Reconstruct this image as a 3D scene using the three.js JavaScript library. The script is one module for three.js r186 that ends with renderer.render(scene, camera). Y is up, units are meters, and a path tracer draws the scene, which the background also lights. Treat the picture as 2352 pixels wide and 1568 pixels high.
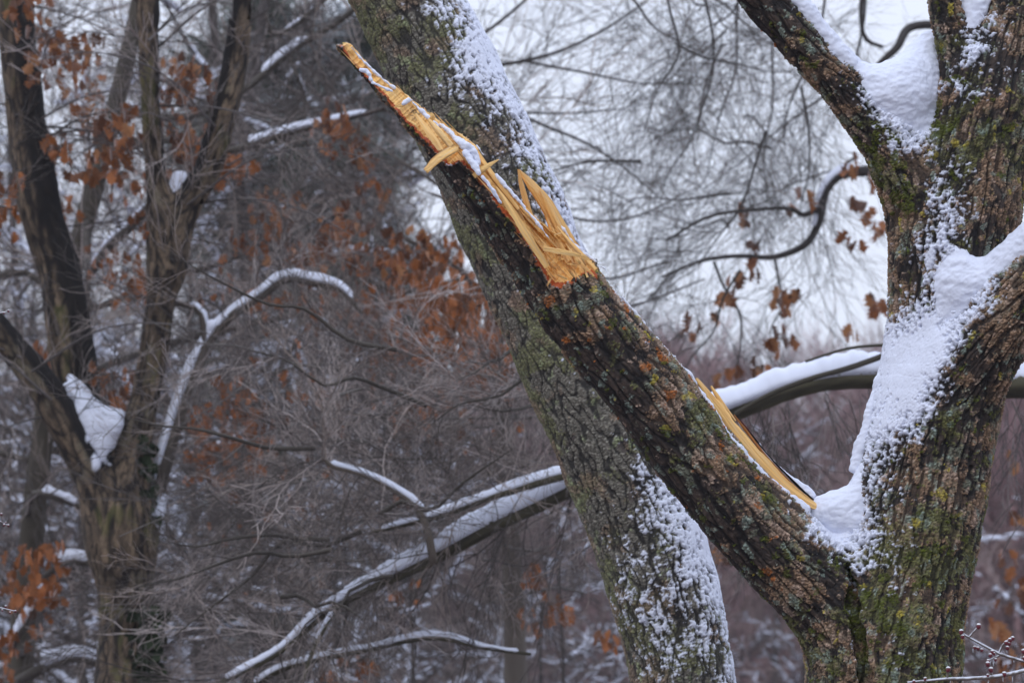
import * as THREE from 'three';
import { mergeGeometries } from 'three/addons/utils/BufferGeometryUtils.js';

// ───────────────────────── camera, sky, sun, exposure ─────────────────────────
const scene = new THREE.Scene();
const FOV = 13.5, PITCH = 8 * Math.PI / 180, CAM = new THREE.Vector3(0, 1.6, 0);
const camera = new THREE.PerspectiveCamera(FOV, 1024 / 682, 0.1, 1200);
camera.position.copy(CAM);
camera.rotation.x = PITCH;
camera.focus = 8.45; camera.userData.fStop = 5.0;
const renderer = new THREE.WebGLRenderer({ antialias: true });
renderer.toneMapping = THREE.LinearToneMapping;
renderer.toneMappingExposure = 1.08;
renderer.shadowMap.enabled = true;

{ // an even winter overcast, brighter overhead
  const W = 256, H = 128, data = new Float32Array(W * H * 4);
  for (let j = 0; j < H; j++) for (let i = 0; i < W; i++) {
    const up = ((j + 0.5) / H - 0.5) * Math.PI, s = Math.max(0, Math.sin(up));
    const l = 0.82 + 0.40 * s, o = (j * W + i) * 4;
    data[o] = l * (0.905 - 0.12 * s); data[o + 1] = l * (0.965 - 0.07 * s); data[o + 2] = l * (1.11 + 0.07 * s); data[o + 3] = 1;
  }
  const t = new THREE.DataTexture(data, W, H, THREE.RGBAFormat, THREE.FloatType);
  t.mapping = THREE.EquirectangularReflectionMapping; t.magFilter = THREE.LinearFilter; t.needsUpdate = true;
  scene.background = t; scene.environment = t;
}
const sun = new THREE.DirectionalLight(new THREE.Color(1, 0.96, 0.92), 0.6);
sun.position.set(-9, 22, 9); sun.target.position.set(0, 2, -9);
sun.castShadow = true; sun.shadow.radius = 60; sun.shadow.mapSize.set(2048, 2048);
Object.assign(sun.shadow.camera, { left: -20, right: 20, top: 20, bottom: -20, near: 1, far: 90 });
scene.add(sun, sun.target);
scene.fog = new THREE.FogExp2(new THREE.Color(0.84, 0.88, 0.96), 0.0006);

// ───────────────────────── helpers ─────────────────────────
const V3 = (x = 0, y = 0, z = 0) => new THREE.Vector3(x, y, z);
const { clamp, lerp } = THREE.MathUtils;
const sstep = (a, b, x) => { const t = clamp((x - a) / (b - a), 0, 1); return t * t * (3 - 2 * t); };
let seed = 12345;
const reseed = (n) => { seed = n; };
const rnd = () => { seed = (seed + 0x6d2b79f5) | 0; let t = Math.imul(seed ^ (seed >>> 15), 1 | seed); t = (t + Math.imul(t ^ (t >>> 7), 61 | t)) ^ t; return ((t ^ (t >>> 14)) >>> 0) / 4294967296; };
const rr = (a, b) => a + (b - a) * rnd();
const K = 2 * Math.tan(FOV * Math.PI / 360) / 1568;          // metres per unit of picture height at 1 m
const FW = V3(0, Math.sin(PITCH), -Math.cos(PITCH)), UPV = V3(0, Math.cos(PITCH), Math.sin(PITCH));
// a point of the place, surveyed on a 2352 x 1568 grid and at so many metres
const P = (x, y, d) => V3(CAM.x + (x - 1176) * K * d, CAM.y + (784 - y) * K * d * UPV.y + FW.y * d, CAM.z + (784 - y) * K * d * UPV.z + FW.z * d);
const Q = [0, 0, 0];
function unP(x, y, z) { const ry = y - CAM.y, rz = z - CAM.z, d = ry * FW.y + rz * FW.z; Q[0] = 1176 + (x - CAM.x) / (K * d); Q[1] = 784 - (ry * UPV.y + rz * UPV.z) / (K * d); Q[2] = d; return Q; }

const PERM = new Uint8Array(512); { reseed(77); for (let i = 0; i < 256; i++) PERM[i] = i; for (let i = 255; i > 0; i--) { const j = (rnd() * (i + 1)) | 0, t = PERM[i]; PERM[i] = PERM[j]; PERM[j] = t; } for (let i = 0; i < 256; i++) PERM[i + 256] = PERM[i]; }
function gr(h, x, y, z) { h &= 15; const u = h < 8 ? x : y, v = h < 4 ? y : h === 12 || h === 14 ? x : z; return ((h & 1) ? -u : u) + ((h & 2) ? -v : v); }
function noise(x, y, z) {
  const fx = Math.floor(x), fy = Math.floor(y), fz = Math.floor(z), X = fx & 255, Y = fy & 255, Z = fz & 255;
  x -= fx; y -= fy; z -= fz;
  const u = x * x * x * (x * (x * 6 - 15) + 10), v = y * y * y * (y * (y * 6 - 15) + 10), w = z * z * z * (z * (z * 6 - 15) + 10);
  const A = PERM[X] + Y, AA = PERM[A] + Z, AB = PERM[A + 1] + Z, B = PERM[X + 1] + Y, BA = PERM[B] + Z, BB = PERM[B + 1] + Z;
  const l = (a, b, t) => a + (b - a) * t;
  return l(l(l(gr(PERM[AA], x, y, z), gr(PERM[BA], x - 1, y, z), u), l(gr(PERM[AB], x, y - 1, z), gr(PERM[BB], x - 1, y - 1, z), u), v),
    l(l(gr(PERM[AA + 1], x, y, z - 1), gr(PERM[BA + 1], x - 1, y, z - 1), u), l(gr(PERM[AB + 1], x, y - 1, z - 1), gr(PERM[BB + 1], x - 1, y - 1, z - 1), u), v), w);
}
const fbm = (x, y, z, o = 3) => { let s = 0, a = 1, n = 0; for (let i = 0; i < o; i++) { s += a * noise(x, y, z); n += a; x = x * 2.03 + 11.3; y = y * 2.03 + 5.7; z = z * 2.03 + 3.1; a *= 0.5; } return s / n; };
let F1 = 0, F2 = 0, FID = 0;
function worley(x, y, z) {
  const ix = Math.floor(x), iy = Math.floor(y), iz = Math.floor(z);
  F1 = F2 = 9;
  for (let a = -1; a < 2; a++) for (let b = -1; b < 2; b++) for (let c = -1; c < 2; c++) {
    const h = PERM[(PERM[(PERM[(ix + a) & 255] + iy + b) & 255] + iz + c) & 255];
    const dx = ix + a + PERM[h] / 256 - x, dy = iy + b + PERM[h + 91] / 256 - y, dz = iz + c + PERM[h + 173] / 256 - z, d = dx * dx + dy * dy + dz * dz;
    if (d < F1) { F2 = F1; F1 = d; FID = h; } else if (d < F2) F2 = d;
  }
  F1 = Math.sqrt(F1); F2 = Math.sqrt(F2);
}
function polyline(table) { return (u) => { if (u <= table[0][0]) return table[0][1]; for (let i = 1; i < table.length; i++) if (u <= table[i][0]) { const [a, b] = [table[i - 1], table[i]]; return lerp(a[1], b[1], (u - a[0]) / (b[0] - a[0])); } return table[table.length - 1][1]; }; }

// names, labels
const taken = new Map();
function numbered(n) { const k = taken.get(n) ?? 0; taken.set(n, k + 1); return k ? `${n}_${String(k).padStart(3, '0')}` : n; }
function thing(name, label, category, at, group) {
  const o = new THREE.Group(); o.name = numbered(name); o.position.copy(at); o.userData = { label, category };
  if (group) o.userData.group = group;
  scene.add(o); return o;
}
// a part whose geometry is given in the world's axes
function part(parent, name, geo, mat, base, kind) {
  if (base) geo.translate(-base.x, -base.y, -base.z);
  const m = new THREE.Mesh(geo, mat); m.name = name; m.castShadow = m.receiveShadow = true;
  if (kind) m.userData.kind = kind;
  parent.add(m); return m;
}
const mat = (o) => new THREE.MeshStandardMaterial({ roughness: 0.9, metalness: 0, vertexColors: true, ...o });
const M = {
  bark: mat({ roughness: 0.85 }), lichen: mat({ roughness: 0.95 }), snow: mat({ roughness: 0.7 }), wood: mat({ roughness: 0.62 }), inner: mat({ roughness: 0.6 }),
  twig: mat({ roughness: 0.8 }), dullbark: mat({ roughness: 0.9 }), leaf: new THREE.MeshPhysicalMaterial({ vertexColors: true, roughness: 0.9, transmission: 0.3, thickness: 0, side: THREE.DoubleSide }),
  needle: mat({ roughness: 0.8, side: THREE.DoubleSide }), ground: mat({ roughness: 0.95 }), bud: mat({ roughness: 0.4 }),
  ice: new THREE.MeshPhysicalMaterial({ color: new THREE.Color(0.85, 0.88, 0.93), roughness: 0.25, transmission: 0.5, thickness: 0.004, ior: 1.31 }),
};
const SNOW = [0.77, 0.80, 0.90];

// ───────────────────────── smooth limbs as a distance field ─────────────────────────
// limb: list of [x, y, depth, radius] on the survey grid
function makeLimb(pts, k = 7) {
  const c = pts.map(([x, y, d]) => P(x, y, d)), r = pts.map(([, , d, rad]) => rad * K * d), curve = new THREE.CatmullRomCurve3(c, false, 'centripetal');
  const n = (pts.length - 1) * k, L = { n, x: [], y: [], z: [], r: [], s: [], e1: [], e2: [], t: [] };
  let prev = null, s = 0, e1 = null;
  for (let i = 0; i <= n; i++) {
    const u = i / n, p = curve.getPoint(u), t = curve.getTangent(u), f = u * (pts.length - 1), j = Math.min(pts.length - 2, Math.floor(f));
    const rad = lerp(r[j], r[j + 1], sstep(0, 1, f - j) * 0.5 + (f - j) * 0.5);
    if (prev) s += prev.distanceTo(p);
    prev = p;
    e1 = (e1 ?? V3(0.3, 0.1, 1)).clone(); e1.addScaledVector(t, -e1.dot(t)).normalize();
    const e2 = t.clone().cross(e1);
    L.x.push(p.x); L.y.push(p.y); L.z.push(p.z); L.r.push(rad); L.s.push(s); L.e1.push(e1); L.e2.push(e2); L.t.push(t);
  }
  return L;
}
let HT = 0;
function segDist(L, i, x, y, z) {
  const ax = L.x[i], ay = L.y[i], az = L.z[i], bx = L.x[i + 1] - ax, by = L.y[i + 1] - ay, bz = L.z[i + 1] - az, px = x - ax, py = y - ay, pz = z - az;
  let t = (px * bx + py * by + pz * bz) / (bx * bx + by * by + bz * bz); t = t < 0 ? 0 : t > 1 ? 1 : t; HT = t;
  const dx = px - bx * t, dy = py - by * t, dz = pz - bz * t;
  return Math.sqrt(dx * dx + dy * dy + dz * dz) - (L.r[i] + (L.r[i + 1] - L.r[i]) * t);
}
function field(limbs, kk, extra) {
  let active = limbs.map((L) => [L, [...Array(L.n).keys()]]);
  const all = active;
  const smin = (a, b) => { const h = Math.max(kk - Math.abs(a - b), 0) / kk; return Math.min(a, b) - h * h * kk * 0.25; };
  const raw = (x, y, z) => { let d = 9; for (const [L, ids] of active) { let g = 9; for (const i of ids) { const v = segDist(L, i, x, y, z); if (v < g) g = v; } d = d > 8 ? g : smin(d, g); } return d; };
  const f = (x, y, z) => { const d = raw(x, y, z); return extra ? extra(d, x, y, z) : d; };
  f.raw = raw;
  f.prepare = (x, y, z, R) => {
    active = all;
    const next = []; let best = 9;
    const per = all.map(([L, ids]) => { const ds = ids.map((i) => segDist(L, i, x, y, z)), m = Math.min(...ds); best = Math.min(best, m); return [L, ids, ds, m]; });
    for (const [L, ids, ds, m] of per) if (m < best + 2 * R + kk) next.push([L, ids.filter((i, j) => ds[j] < m + 2 * R + 0.01)]);
    active = next;
  };
  f.open = () => { active = all; };
  return f;
}
// surface nets on the blocks the surface passes through
function netMesh(f, lo, hi, cell, keepBlock) {
  const B = 16, nb = [0, 1, 2].map((c) => Math.ceil((hi.getComponent(c) - lo.getComponent(c)) / (cell * B)));
  const NX = nb[0] * B + 1, NY = nb[1] * B + 1, blocks = [], S = B + 1, R = cell * B * 0.87;
  const pos = [], id = new Map(), key = (i, j, k) => i + NX * (j + NY * k);
  const far = new Map(), W = 4 * B * cell;
  for (let bk = 0; bk < nb[2]; bk++) for (let bj = 0; bj < nb[1]; bj++) for (let bi = 0; bi < nb[0]; bi++) {
    if (f.raw) { // four blocks at once
      const sk = (bi >> 2) + 512 * ((bj >> 2) + 512 * (bk >> 2)); let q = far.get(sk);
      if (q === undefined) { f.open(); const d = f.raw(lo.x + ((bi >> 2) + 0.5) * W, lo.y + ((bj >> 2) + 0.5) * W, lo.z + ((bk >> 2) + 0.5) * W); q = d > W * 0.87 + 0.06; far.set(sk, q); }
      if (q) continue;
    }
    const cx = lo.x + (bi + 0.5) * B * cell, cy = lo.y + (bj + 0.5) * B * cell, cz = lo.z + (bk + 0.5) * B * cell;
    if (keepBlock && !keepBlock(cx, cy, cz, R)) continue;
    f.open?.();
    if (f.prepare) f.prepare(cx, cy, cz, R);
    const d0 = f.raw ? f.raw(cx, cy, cz) : f(cx, cy, cz);
    if (d0 > R + 0.04 || (d0 < -R - 0.04 && !f.cut)) continue;
    if (keepBlock && !f.cut && d0 > -R - 0.04) { const e = 0.004, gx = f.raw(cx + e, cy, cz) - d0, gy = f.raw(cx, cy + e, cz) - d0, gz = f.raw(cx, cy, cz + e) - d0, vx = CAM.x - cx, vy = CAM.y - cy, vz = CAM.z - cz; if ((gx * vx + gy * vy + gz * vz) < -0.72 * Math.hypot(gx, gy, gz) * Math.hypot(vx, vy, vz)) continue; }
    if (keepBlock && f.cut && d0 < R + 0.04) { unP(cx, cy, cz); if (!(Q[0] < 1460 && Q[1] < 760)) { if (d0 < -R - 0.04 && !(Math.abs(Q[0] - 1965) < 110 && Q[1] > 1240)) continue; const e = 0.004, gx = f.raw(cx + e, cy, cz) - d0, gy = f.raw(cx, cy + e, cz) - d0, gz = f.raw(cx, cy, cz + e) - d0, vx = CAM.x - cx, vy = CAM.y - cy, vz = CAM.z - cz; if ((gx * vx + gy * vy + gz * vz) < -0.72 * Math.hypot(gx, gy, gz) * Math.hypot(vx, vy, vz)) continue; } }
    const v = new Float32Array(S * S * S); let neg = 0;
    for (let k = 0, o = 0; k < S; k++) for (let j = 0; j < S; j++) for (let i = 0; i < S; i++, o++) { const w = f(lo.x + (bi * B + i) * cell, lo.y + (bj * B + j) * cell, lo.z + (bk * B + k) * cell); v[o] = w; if (w < 0) neg++; }
    if (!neg || neg === S * S * S) { if (!neg || neg === S * S * S) continue; }
    blocks.push([bi, bj, bk, v]);
    for (let k = 0; k < B; k++) for (let j = 0; j < B; j++) for (let i = 0; i < B; i++) {
      const o = i + S * (j + S * k), c = [v[o], v[o + 1], v[o + S], v[o + S + 1], v[o + S * S], v[o + S * S + 1], v[o + S * S + S], v[o + S * S + S + 1]];
      let m = 0; for (let q = 0; q < 8; q++) if (c[q] < 0) m |= 1 << q;
      if (m === 0 || m === 255) continue;
      let x = 0, y = 0, z = 0, n = 0;
      const E = (a, b) => { const A = c[a], D = c[b]; if ((A < 0) !== (D < 0)) { const t = A / (A - D); x += (a & 1) + ((b & 1) - (a & 1)) * t; y += ((a >> 1) & 1) + (((b >> 1) & 1) - ((a >> 1) & 1)) * t; z += (a >> 2) + ((b >> 2) - (a >> 2)) * t; n++; } };
      E(0, 1); E(2, 3); E(4, 5); E(6, 7); E(0, 2); E(1, 3); E(4, 6); E(5, 7); E(0, 4); E(1, 5); E(2, 6); E(3, 7);
      id.set(key(bi * B + i, bj * B + j, bk * B + k), pos.length / 3);
      pos.push(lo.x + (bi * B + i + x / n) * cell, lo.y + (bj * B + j + y / n) * cell, lo.z + (bk * B + k + z / n) * cell);
    }
  }
  const idx = [];
  for (const [bi, bj, bk, v] of blocks) for (let k = 0; k < B; k++) for (let j = 0; j < B; j++) for (let i = 0; i < B; i++) {
    const o = i + S * (j + S * k), gi = bi * B + i, gj = bj * B + j, gk = bk * B + k, a = v[o] < 0;
    const quad = (b, c0, c1, c2, c3) => { if (c0 === undefined || c1 === undefined || c2 === undefined || c3 === undefined) return; if (b) idx.push(c0, c1, c2, c0, c2, c3); else idx.push(c0, c2, c1, c0, c3, c2); };
    if (a !== v[o + 1] < 0) quad(a, id.get(key(gi, gj - 1, gk - 1)), id.get(key(gi, gj, gk - 1)), id.get(key(gi, gj, gk)), id.get(key(gi, gj - 1, gk)));
    if (a !== v[o + S] < 0) quad(a, id.get(key(gi - 1, gj, gk - 1)), id.get(key(gi - 1, gj, gk)), id.get(key(gi, gj, gk)), id.get(key(gi, gj, gk - 1)));
    if (a !== v[o + S * S] < 0) quad(a, id.get(key(gi - 1, gj - 1, gk)), id.get(key(gi, gj - 1, gk)), id.get(key(gi, gj, gk)), id.get(key(gi - 1, gj, gk)));
  }
  const g = new THREE.BufferGeometry();
  g.setAttribute('position', new THREE.BufferAttribute(new Float32Array(pos), 3)); g.setIndex(new THREE.BufferAttribute(new Uint32Array(idx), 1));
  f.open?.();
  g.computeVertexNormals();
  return g;
}
// where a point lies along and around a limb: [distance, x across, y across, s along]
function limbPlace(L, x, y, z) {
  let best = 9, bi = 0, bt = 0;
  for (let i = 0; i < L.n; i++) { const d = segDist(L, i, x, y, z); if (d < best) { best = d; bi = i; bt = HT; } }
  const cx = lerp(L.x[bi], L.x[bi + 1], bt), cy = lerp(L.y[bi], L.y[bi + 1], bt), cz = lerp(L.z[bi], L.z[bi + 1], bt), a = L.e1[bi], b = L.e1[bi + 1], c = L.e2[bi], d = L.e2[bi + 1], px = x - cx, py = y - cy, pz = z - cz;
  const s = lerp(L.s[bi], L.s[bi + 1], bt);
  const u = px * lerp(a.x, b.x, bt) + py * lerp(a.y, b.y, bt) + pz * lerp(a.z, b.z, bt), w = px * lerp(c.x, d.x, bt) + py * lerp(c.y, d.y, bt) + pz * lerp(c.z, d.z, bt);
  return [best, u, w, s];
}
// fissured bark: returns [height -1..0, plate 0..1, tone 0..1]
function fissures(u, w, s, o) {
  const wu = u + 0.014 * noise(u * 8, w * 8, s * 4 + o) + 0.0035 * noise(u * 60, w * 60, s * 25), ww = w + 0.014 * noise(u * 8 + 31, w * 8, s * 4 + o) + 0.0035 * noise(u * 60, w * 60 + 9, s * 25);
  const a = Math.abs(noise(wu / 0.030 + o, ww / 0.030, s / 0.13)), b = Math.abs(noise(wu / 0.013, ww / 0.013 + o, s / 0.05)), cr = Math.abs(noise(wu / 0.03, ww / 0.03 + 50 + o, s / 0.022 + 3 * noise(u * 30, w * 30, s * 4)));
  const c1 = sstep(0.01, 0.25, a), c2 = sstep(0.0, 0.24, b), c3 = sstep(0.0, 0.10, cr);
  return [c1 * 0.54 + c2 * 0.28 + c3 * 0.18 - 1, c1 * (0.45 + 0.55 * c2) * (0.5 + 0.5 * c3), clamp(0.5 + 0.9 * noise(wu / 0.05, ww / 0.05 + 8, s / 0.3 + o), 0, 1)];
}
const inFrame = (x, y, z, m) => { unP(x, y, z); return Q[0] > -m && Q[0] < 2352 + m && Q[1] > -m && Q[1] < 1568 + m; };
// splits a coloured, displaced mesh into its kinds of surface
function splitMesh(g, cls, keep, names) {
  const ix = g.index.array, lists = names.map(() => []);
  for (let t = 0; t < ix.length; t += 3) {
    const [a, b, c] = [ix[t], ix[t + 1], ix[t + 2]];
    if (!keep(a) || !keep(b) || !keep(c)) continue;
    const ca = cls[a], cb = cls[b], cc = cls[c], k = cb === cc ? cb : ca;
    lists[k].push(a, b, c);
  }
  const P0 = g.attributes.position.array, N0 = g.attributes.normal.array, C0 = g.attributes.color.array;
  return lists.map((l) => {
    if (!l.length) return null;
    const mapTo = new Map(), p = [], n = [], c = [], out = new Uint32Array(l.length);
    l.forEach((v, i) => { let k = mapTo.get(v); if (k === undefined) { k = p.length / 3; mapTo.set(v, k); p.push(P0[v * 3], P0[v * 3 + 1], P0[v * 3 + 2]); n.push(N0[v * 3], N0[v * 3 + 1], N0[v * 3 + 2]); c.push(C0[v * 3], C0[v * 3 + 1], C0[v * 3 + 2]); } out[i] = k; });
    const q = new THREE.BufferGeometry();
    q.setAttribute('position', new THREE.BufferAttribute(new Float32Array(p), 3)); q.setAttribute('normal', new THREE.BufferAttribute(new Float32Array(n), 3)); q.setAttribute('color', new THREE.BufferAttribute(new Float32Array(c), 3));
    q.setIndex(new THREE.BufferAttribute(out, 1)); return q;
  });
}
const BARK = 0, LICH = 1, SNOWC = 2, WOOD = 3, INNER = 4, CLASSES = ['bark', 'lichen', 'snow', 'exposed_wood', 'inner_bark'];
// builds a near tree: fine where it is seen, coarse behind and beyond the frame
function nearTree(limbs, k, cell, lo, hi, skin, extra) {
  const f = field(limbs, k, extra); f.cut = !!extra;
  const out = [];
  for (const fine of [true, false]) {
    const c = fine ? cell : cell * 5;
    const g = netMesh(f, lo, hi, c, fine ? (x, y, z, R) => inFrame(x, y, z, 40 + R / (K * 8.5)) : null);
    const pa = g.attributes.position.array, na = g.attributes.normal.array, n = pa.length / 3, col = new Float32Array(n * 3), cls = new Uint8Array(n), ok = new Uint8Array(n), r = { c: [0, 0, 0], k: 0, h: 0, face: 1 };
    for (let i = 0; i < n; i++) {
      const x = pa[i * 3], y = pa[i * 3 + 1], z = pa[i * 3 + 2], nx = na[i * 3], ny = na[i * 3 + 1], nz = na[i * 3 + 2];
      const vx = CAM.x - x, vy = CAM.y - y, vz = CAM.z - z, facing = (nx * vx + ny * vy + nz * vz) / Math.hypot(vx, vy, vz), inside = inFrame(x, y, z, 30);
      ok[i] = fine ? +(facing > -0.4 && inside) : +(facing < -0.2 || !inFrame(x, y, z, 10));
      if (!ok[i]) continue;
      r.face = facing;
      skin(x, y, z, nx, ny, nz, r, f);
      const h = r.h - (fine ? 0 : 0.003);
      pa[i * 3] = x + nx * h; pa[i * 3 + 1] = y + ny * h; pa[i * 3 + 2] = z + nz * h;
      col[i * 3] = r.c[0]; col[i * 3 + 1] = r.c[1]; col[i * 3 + 2] = r.c[2]; cls[i] = r.k;
    }
    g.setAttribute('color', new THREE.BufferAttribute(col, 3));
    g.computeVertexNormals();
    out.push(splitMesh(g, cls, (i) => ok[i], CLASSES));
  }
  return CLASSES.map((_, i) => { const both = out.map((o) => o[i]).filter(Boolean); return both.length > 1 ? mergeGeometries(both) : both[0]; });
}
const near = (x, y, cx, cy, r) => { const dx = (x - cx) / r, dy = (y - cy) / r, q = dx * dx + dy * dy; return q > 6 ? 0 : Math.exp(-q); };
const mix3 = (o, c, t) => { o[0] += (c[0] - o[0]) * t; o[1] += (c[1] - o[1]) * t; o[2] += (c[2] - o[2]) * t; };

// ───────────────────────── the ground and its far rise ─────────────────────────
const heightAt = (x, z) => { const d = -z; return 7.5 * sstep(30, 130, d) + 3 * sstep(100, 260, d) + (d > 20 ? 0.5 * noise(x * 0.05, z * 0.05, 2) * sstep(20, 60, d) : 0); };
{
  const N = 150, g = new THREE.PlaneGeometry(2, 2, N, N), p = g.attributes.position, c = new Float32Array(p.count * 3);
  const warp = (t, a) => Math.sign(t) * Math.pow(Math.abs(t), 2.2) * a;
  for (let i = 0; i < p.count; i++) {
    const x = warp(p.getX(i), 600), z = warp(p.getY(i), 700) - 30;
    p.setXYZ(i, x, heightAt(x, z) + 0.03 * noise(x * 1.3, z * 1.3, 0), z);
    const s = sstep(-0.25, 0.3, fbm(x * 0.6, z * 0.6, 3, 3)), o = [0.13, 0.09, 0.08]; mix3(o, [0.4, 0.4, 0.43], s * 0.6); c.set(o, i * 3);
  }
  g.setAttribute('color', new THREE.BufferAttribute(c, 3)); g.index.array.reverse(); g.computeVertexNormals();
  const ny = g.attributes.normal; if (ny.getY(Math.floor(p.count / 2)) < 0) { g.index.array.reverse(); g.computeVertexNormals(); }
  const m = new THREE.Mesh(g, M.ground); m.name = 'ground'; m.userData.kind = 'structure'; m.userData.label = 'ground with leaf litter and thin snow rising towards the far wood'; m.receiveShadow = true; scene.add(m);
}

// ───────────────────────── the broken tree ─────────────────────────
const D1 = 8.5, px1 = K * D1;
const heroLimbs = [
  makeLimb([[2028, 3000, 8.5, 235], [2028, 2200, 8.5, 205], [2028, 1750, 8.5, 186], [2040, 1450, 8.5, 172], [2088, 1230, 8.5, 160], [2138, 1000, 8.5, 146], [2168, 800, 8.52, 130], [2195, 560, 8.53, 138], [2268, 250, 8.53, 128], [2335, 0, 8.58, 92], [2385, -170, 8.6, 78]]),
  makeLimb([[2000, 1520, 8.47, 120], [1935, 1400, 8.46, 118], [1832, 1300, 8.44, 108], [1662, 1126, 8.40, 98], [1477, 883, 8.36, 95], [1338, 720, 8.33, 92], [1227, 551, 8.31, 90], [1084, 344, 8.29, 89], [860, 74, 8.27, 87], [800, 0, 8.27, 86]]),
  makeLimb([[2150, 640, 8.54, 80], [2088, 410, 8.5, 72], [1978, 246, 8.47, 57], [1868, 128, 8.45, 50], [1727, -31, 8.43, 48], [1640, -140, 8.42, 46]]),
  makeLimb([[2140, 1010, 8.5, 110], [2225, 850, 8.40, 96], [2335, 702, 8.32, 88], [2470, 590, 8.26, 80], [2600, 500, 8.2, 74]]),
  makeLimb([[2250, 240, 8.55, 75], [2195, 95, 8.5, 46], [2172, 10, 8.48, 36], [2160, -120, 8.46, 33]]),
];
const PEDD = (() => { const l = Math.hypot(543, 610); return [-543 / l, -610 / l]; })(), PEDN = [-PEDD[1], PEDD[0]];
const oLine = polyline([[10, 400], [14, 108], [36, 104], [44, 78], [60, 74], [66, 68], [72, 30], [80, 2], [96, -9], [113, -10], [168, 6], [211, 14], [261, 21], [310, 16], [374, 28], [408, 27], [446, 24], [462, -8], [480, -9], [512, -6], [588, -14], [681, -13], [762, -17], [790, -19], [826, -12], [834, -13], [841, -220]]);
const rLine = polyline([[10, 110], [37, 107], [77, 102], [116, 94], [150, 86], [190, 72], [230, 66], [274, 64], [323, 64], [377, 61], [416, 65], [453, 73], [486, 66], [529, 53], [578, 40], [627, 34], [674, 25], [708, 15], [742, 11], [817, 13], [826, 6], [832, -30], [840, -60]]);
const cLine = polyline([[0, 0], [200, 30], [450, 60], [800, 72], [900, 74]]);
const jitterO = (u) => 3.5 * noise(u * 0.11, 3.3, 0) + 2.5 * noise(u * 0.35, 8.3, 0);
const cutInfo = { u: 0, a: 0, b: 0, o: 0, r: 0 };
function cutAt(x, y, z) {
  unP(x, y, z);
  const dx = Q[0] - 1338, dy = Q[1] - 720, u = dx * PEDD[0] + dy * PEDD[1], a = dx * PEDN[0] + dy * PEDN[1];
  if (u < -20 || u > 1200 || a < -140 || a > 260) return -9;
  const axis = lerp(8.33, 8.27, clamp(u / 800, 0, 1)), b = (axis - Q[2]) / px1;
  const jag = 5 * noise(a * 0.13, 2.2, 1) + 4 * noise(a * 0.4, 5.2, 1);
  const o = oLine(u + jag) + jitterO(u), r = rLine(u + jag * (u > 700 ? 0.2 : 0.8)) + 2 * noise(u * 0.06, 7, 7) + 1.2 * noise(u * 0.3, 17, 7), c = cLine(u), rad = 90;
  cutInfo.u = u; cutInfo.a = a; cutInfo.b = b; cutInfo.o = o; cutInfo.r = r;
  if (a < o) return (a - o) * px1;
  const bo = Math.sqrt(Math.max(36, rad * rad - (o - c) * (o - c))) - 3.5, w = Math.max(8, r - o), t = (a - o) / w;
  // fibres: lanes that run with the grain and break off at different places
  const lane = (a + 5 * noise(u * 0.01, a * 0.03, 4)) / 7.5, li = Math.floor(lane), hh = PERM[(li + 300) & 255] / 255 - 0.5, seg = Math.floor((u + hh * 160) / (70 + 60 * PERM[(li + 77) & 255] / 255)), h2 = PERM[(PERM[(li + 41) & 255] + seg) & 255] / 255 - 0.5;
  const edge = sstep(5, 14, a - o) * lerp(1, 0.22, sstep(380, 480, u));
  const rough = edge * (9 * hh + 12 * h2 * sstep(480, 400, u) + 5 * noise(u * 0.018, a * 0.25, 1) + 2.5 * noise(u * 0.05, a * 0.9, 9));
  const hollow = 26 * Math.sin(Math.PI * clamp(t, 0, 1)) * sstep(330, 120, u) * sstep(40, 110, u);
  const bc = bo - (0.95 * w + 6) * t - hollow + rough;
  if (a > r) return Math.max((b - bc) * 0.4, Math.min(a - r, 30)) * px1;
  return (b - bc) * 0.55 * px1;
}
const heroExtra = (d, x, y, z) => { if (d > 0.03) return d; const c = cutAt(x, y, z); let v = c > -8 ? Math.max(d, c) : d;
  // the included-bark crack where the two stems meet
  if (d > -0.12) { unP(x, y, z); if (Q[1] > 1270 && Q[1] < 1640 && Math.abs(Q[0] - 1965) < 80 && Q[2] < 8.5) { const cx = 1946 + (Q[1] - 1290) * 0.16 + 7 * noise(Q[1] * 0.025, 1, 1), w = 21 * sstep(1275, 1400, Q[1]) * (1 + 0.5 * noise(Q[1] * 0.03, 5, 5)); const g = (w - Math.abs(Q[0] - cx)) * px1; if (g > 0) v = Math.max(v, Math.min(g, d + 0.055)); } }
  return v; };
const hb = [0.010, 0.008, 0.008];
const PAL = { tan: [0.40, 0.255, 0.155], pink: [0.50, 0.36, 0.27], ochre: [0.40, 0.26, 0.08], olive: [0.185, 0.185, 0.062], grey: [0.25, 0.265, 0.19], teal: [0.28, 0.35, 0.29], rust: [0.46, 0.14, 0.025], yellow: [0.46, 0.37, 0.055], moss: [0.095, 0.115, 0.012], brown: [0.068, 0.046, 0.034] };
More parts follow.
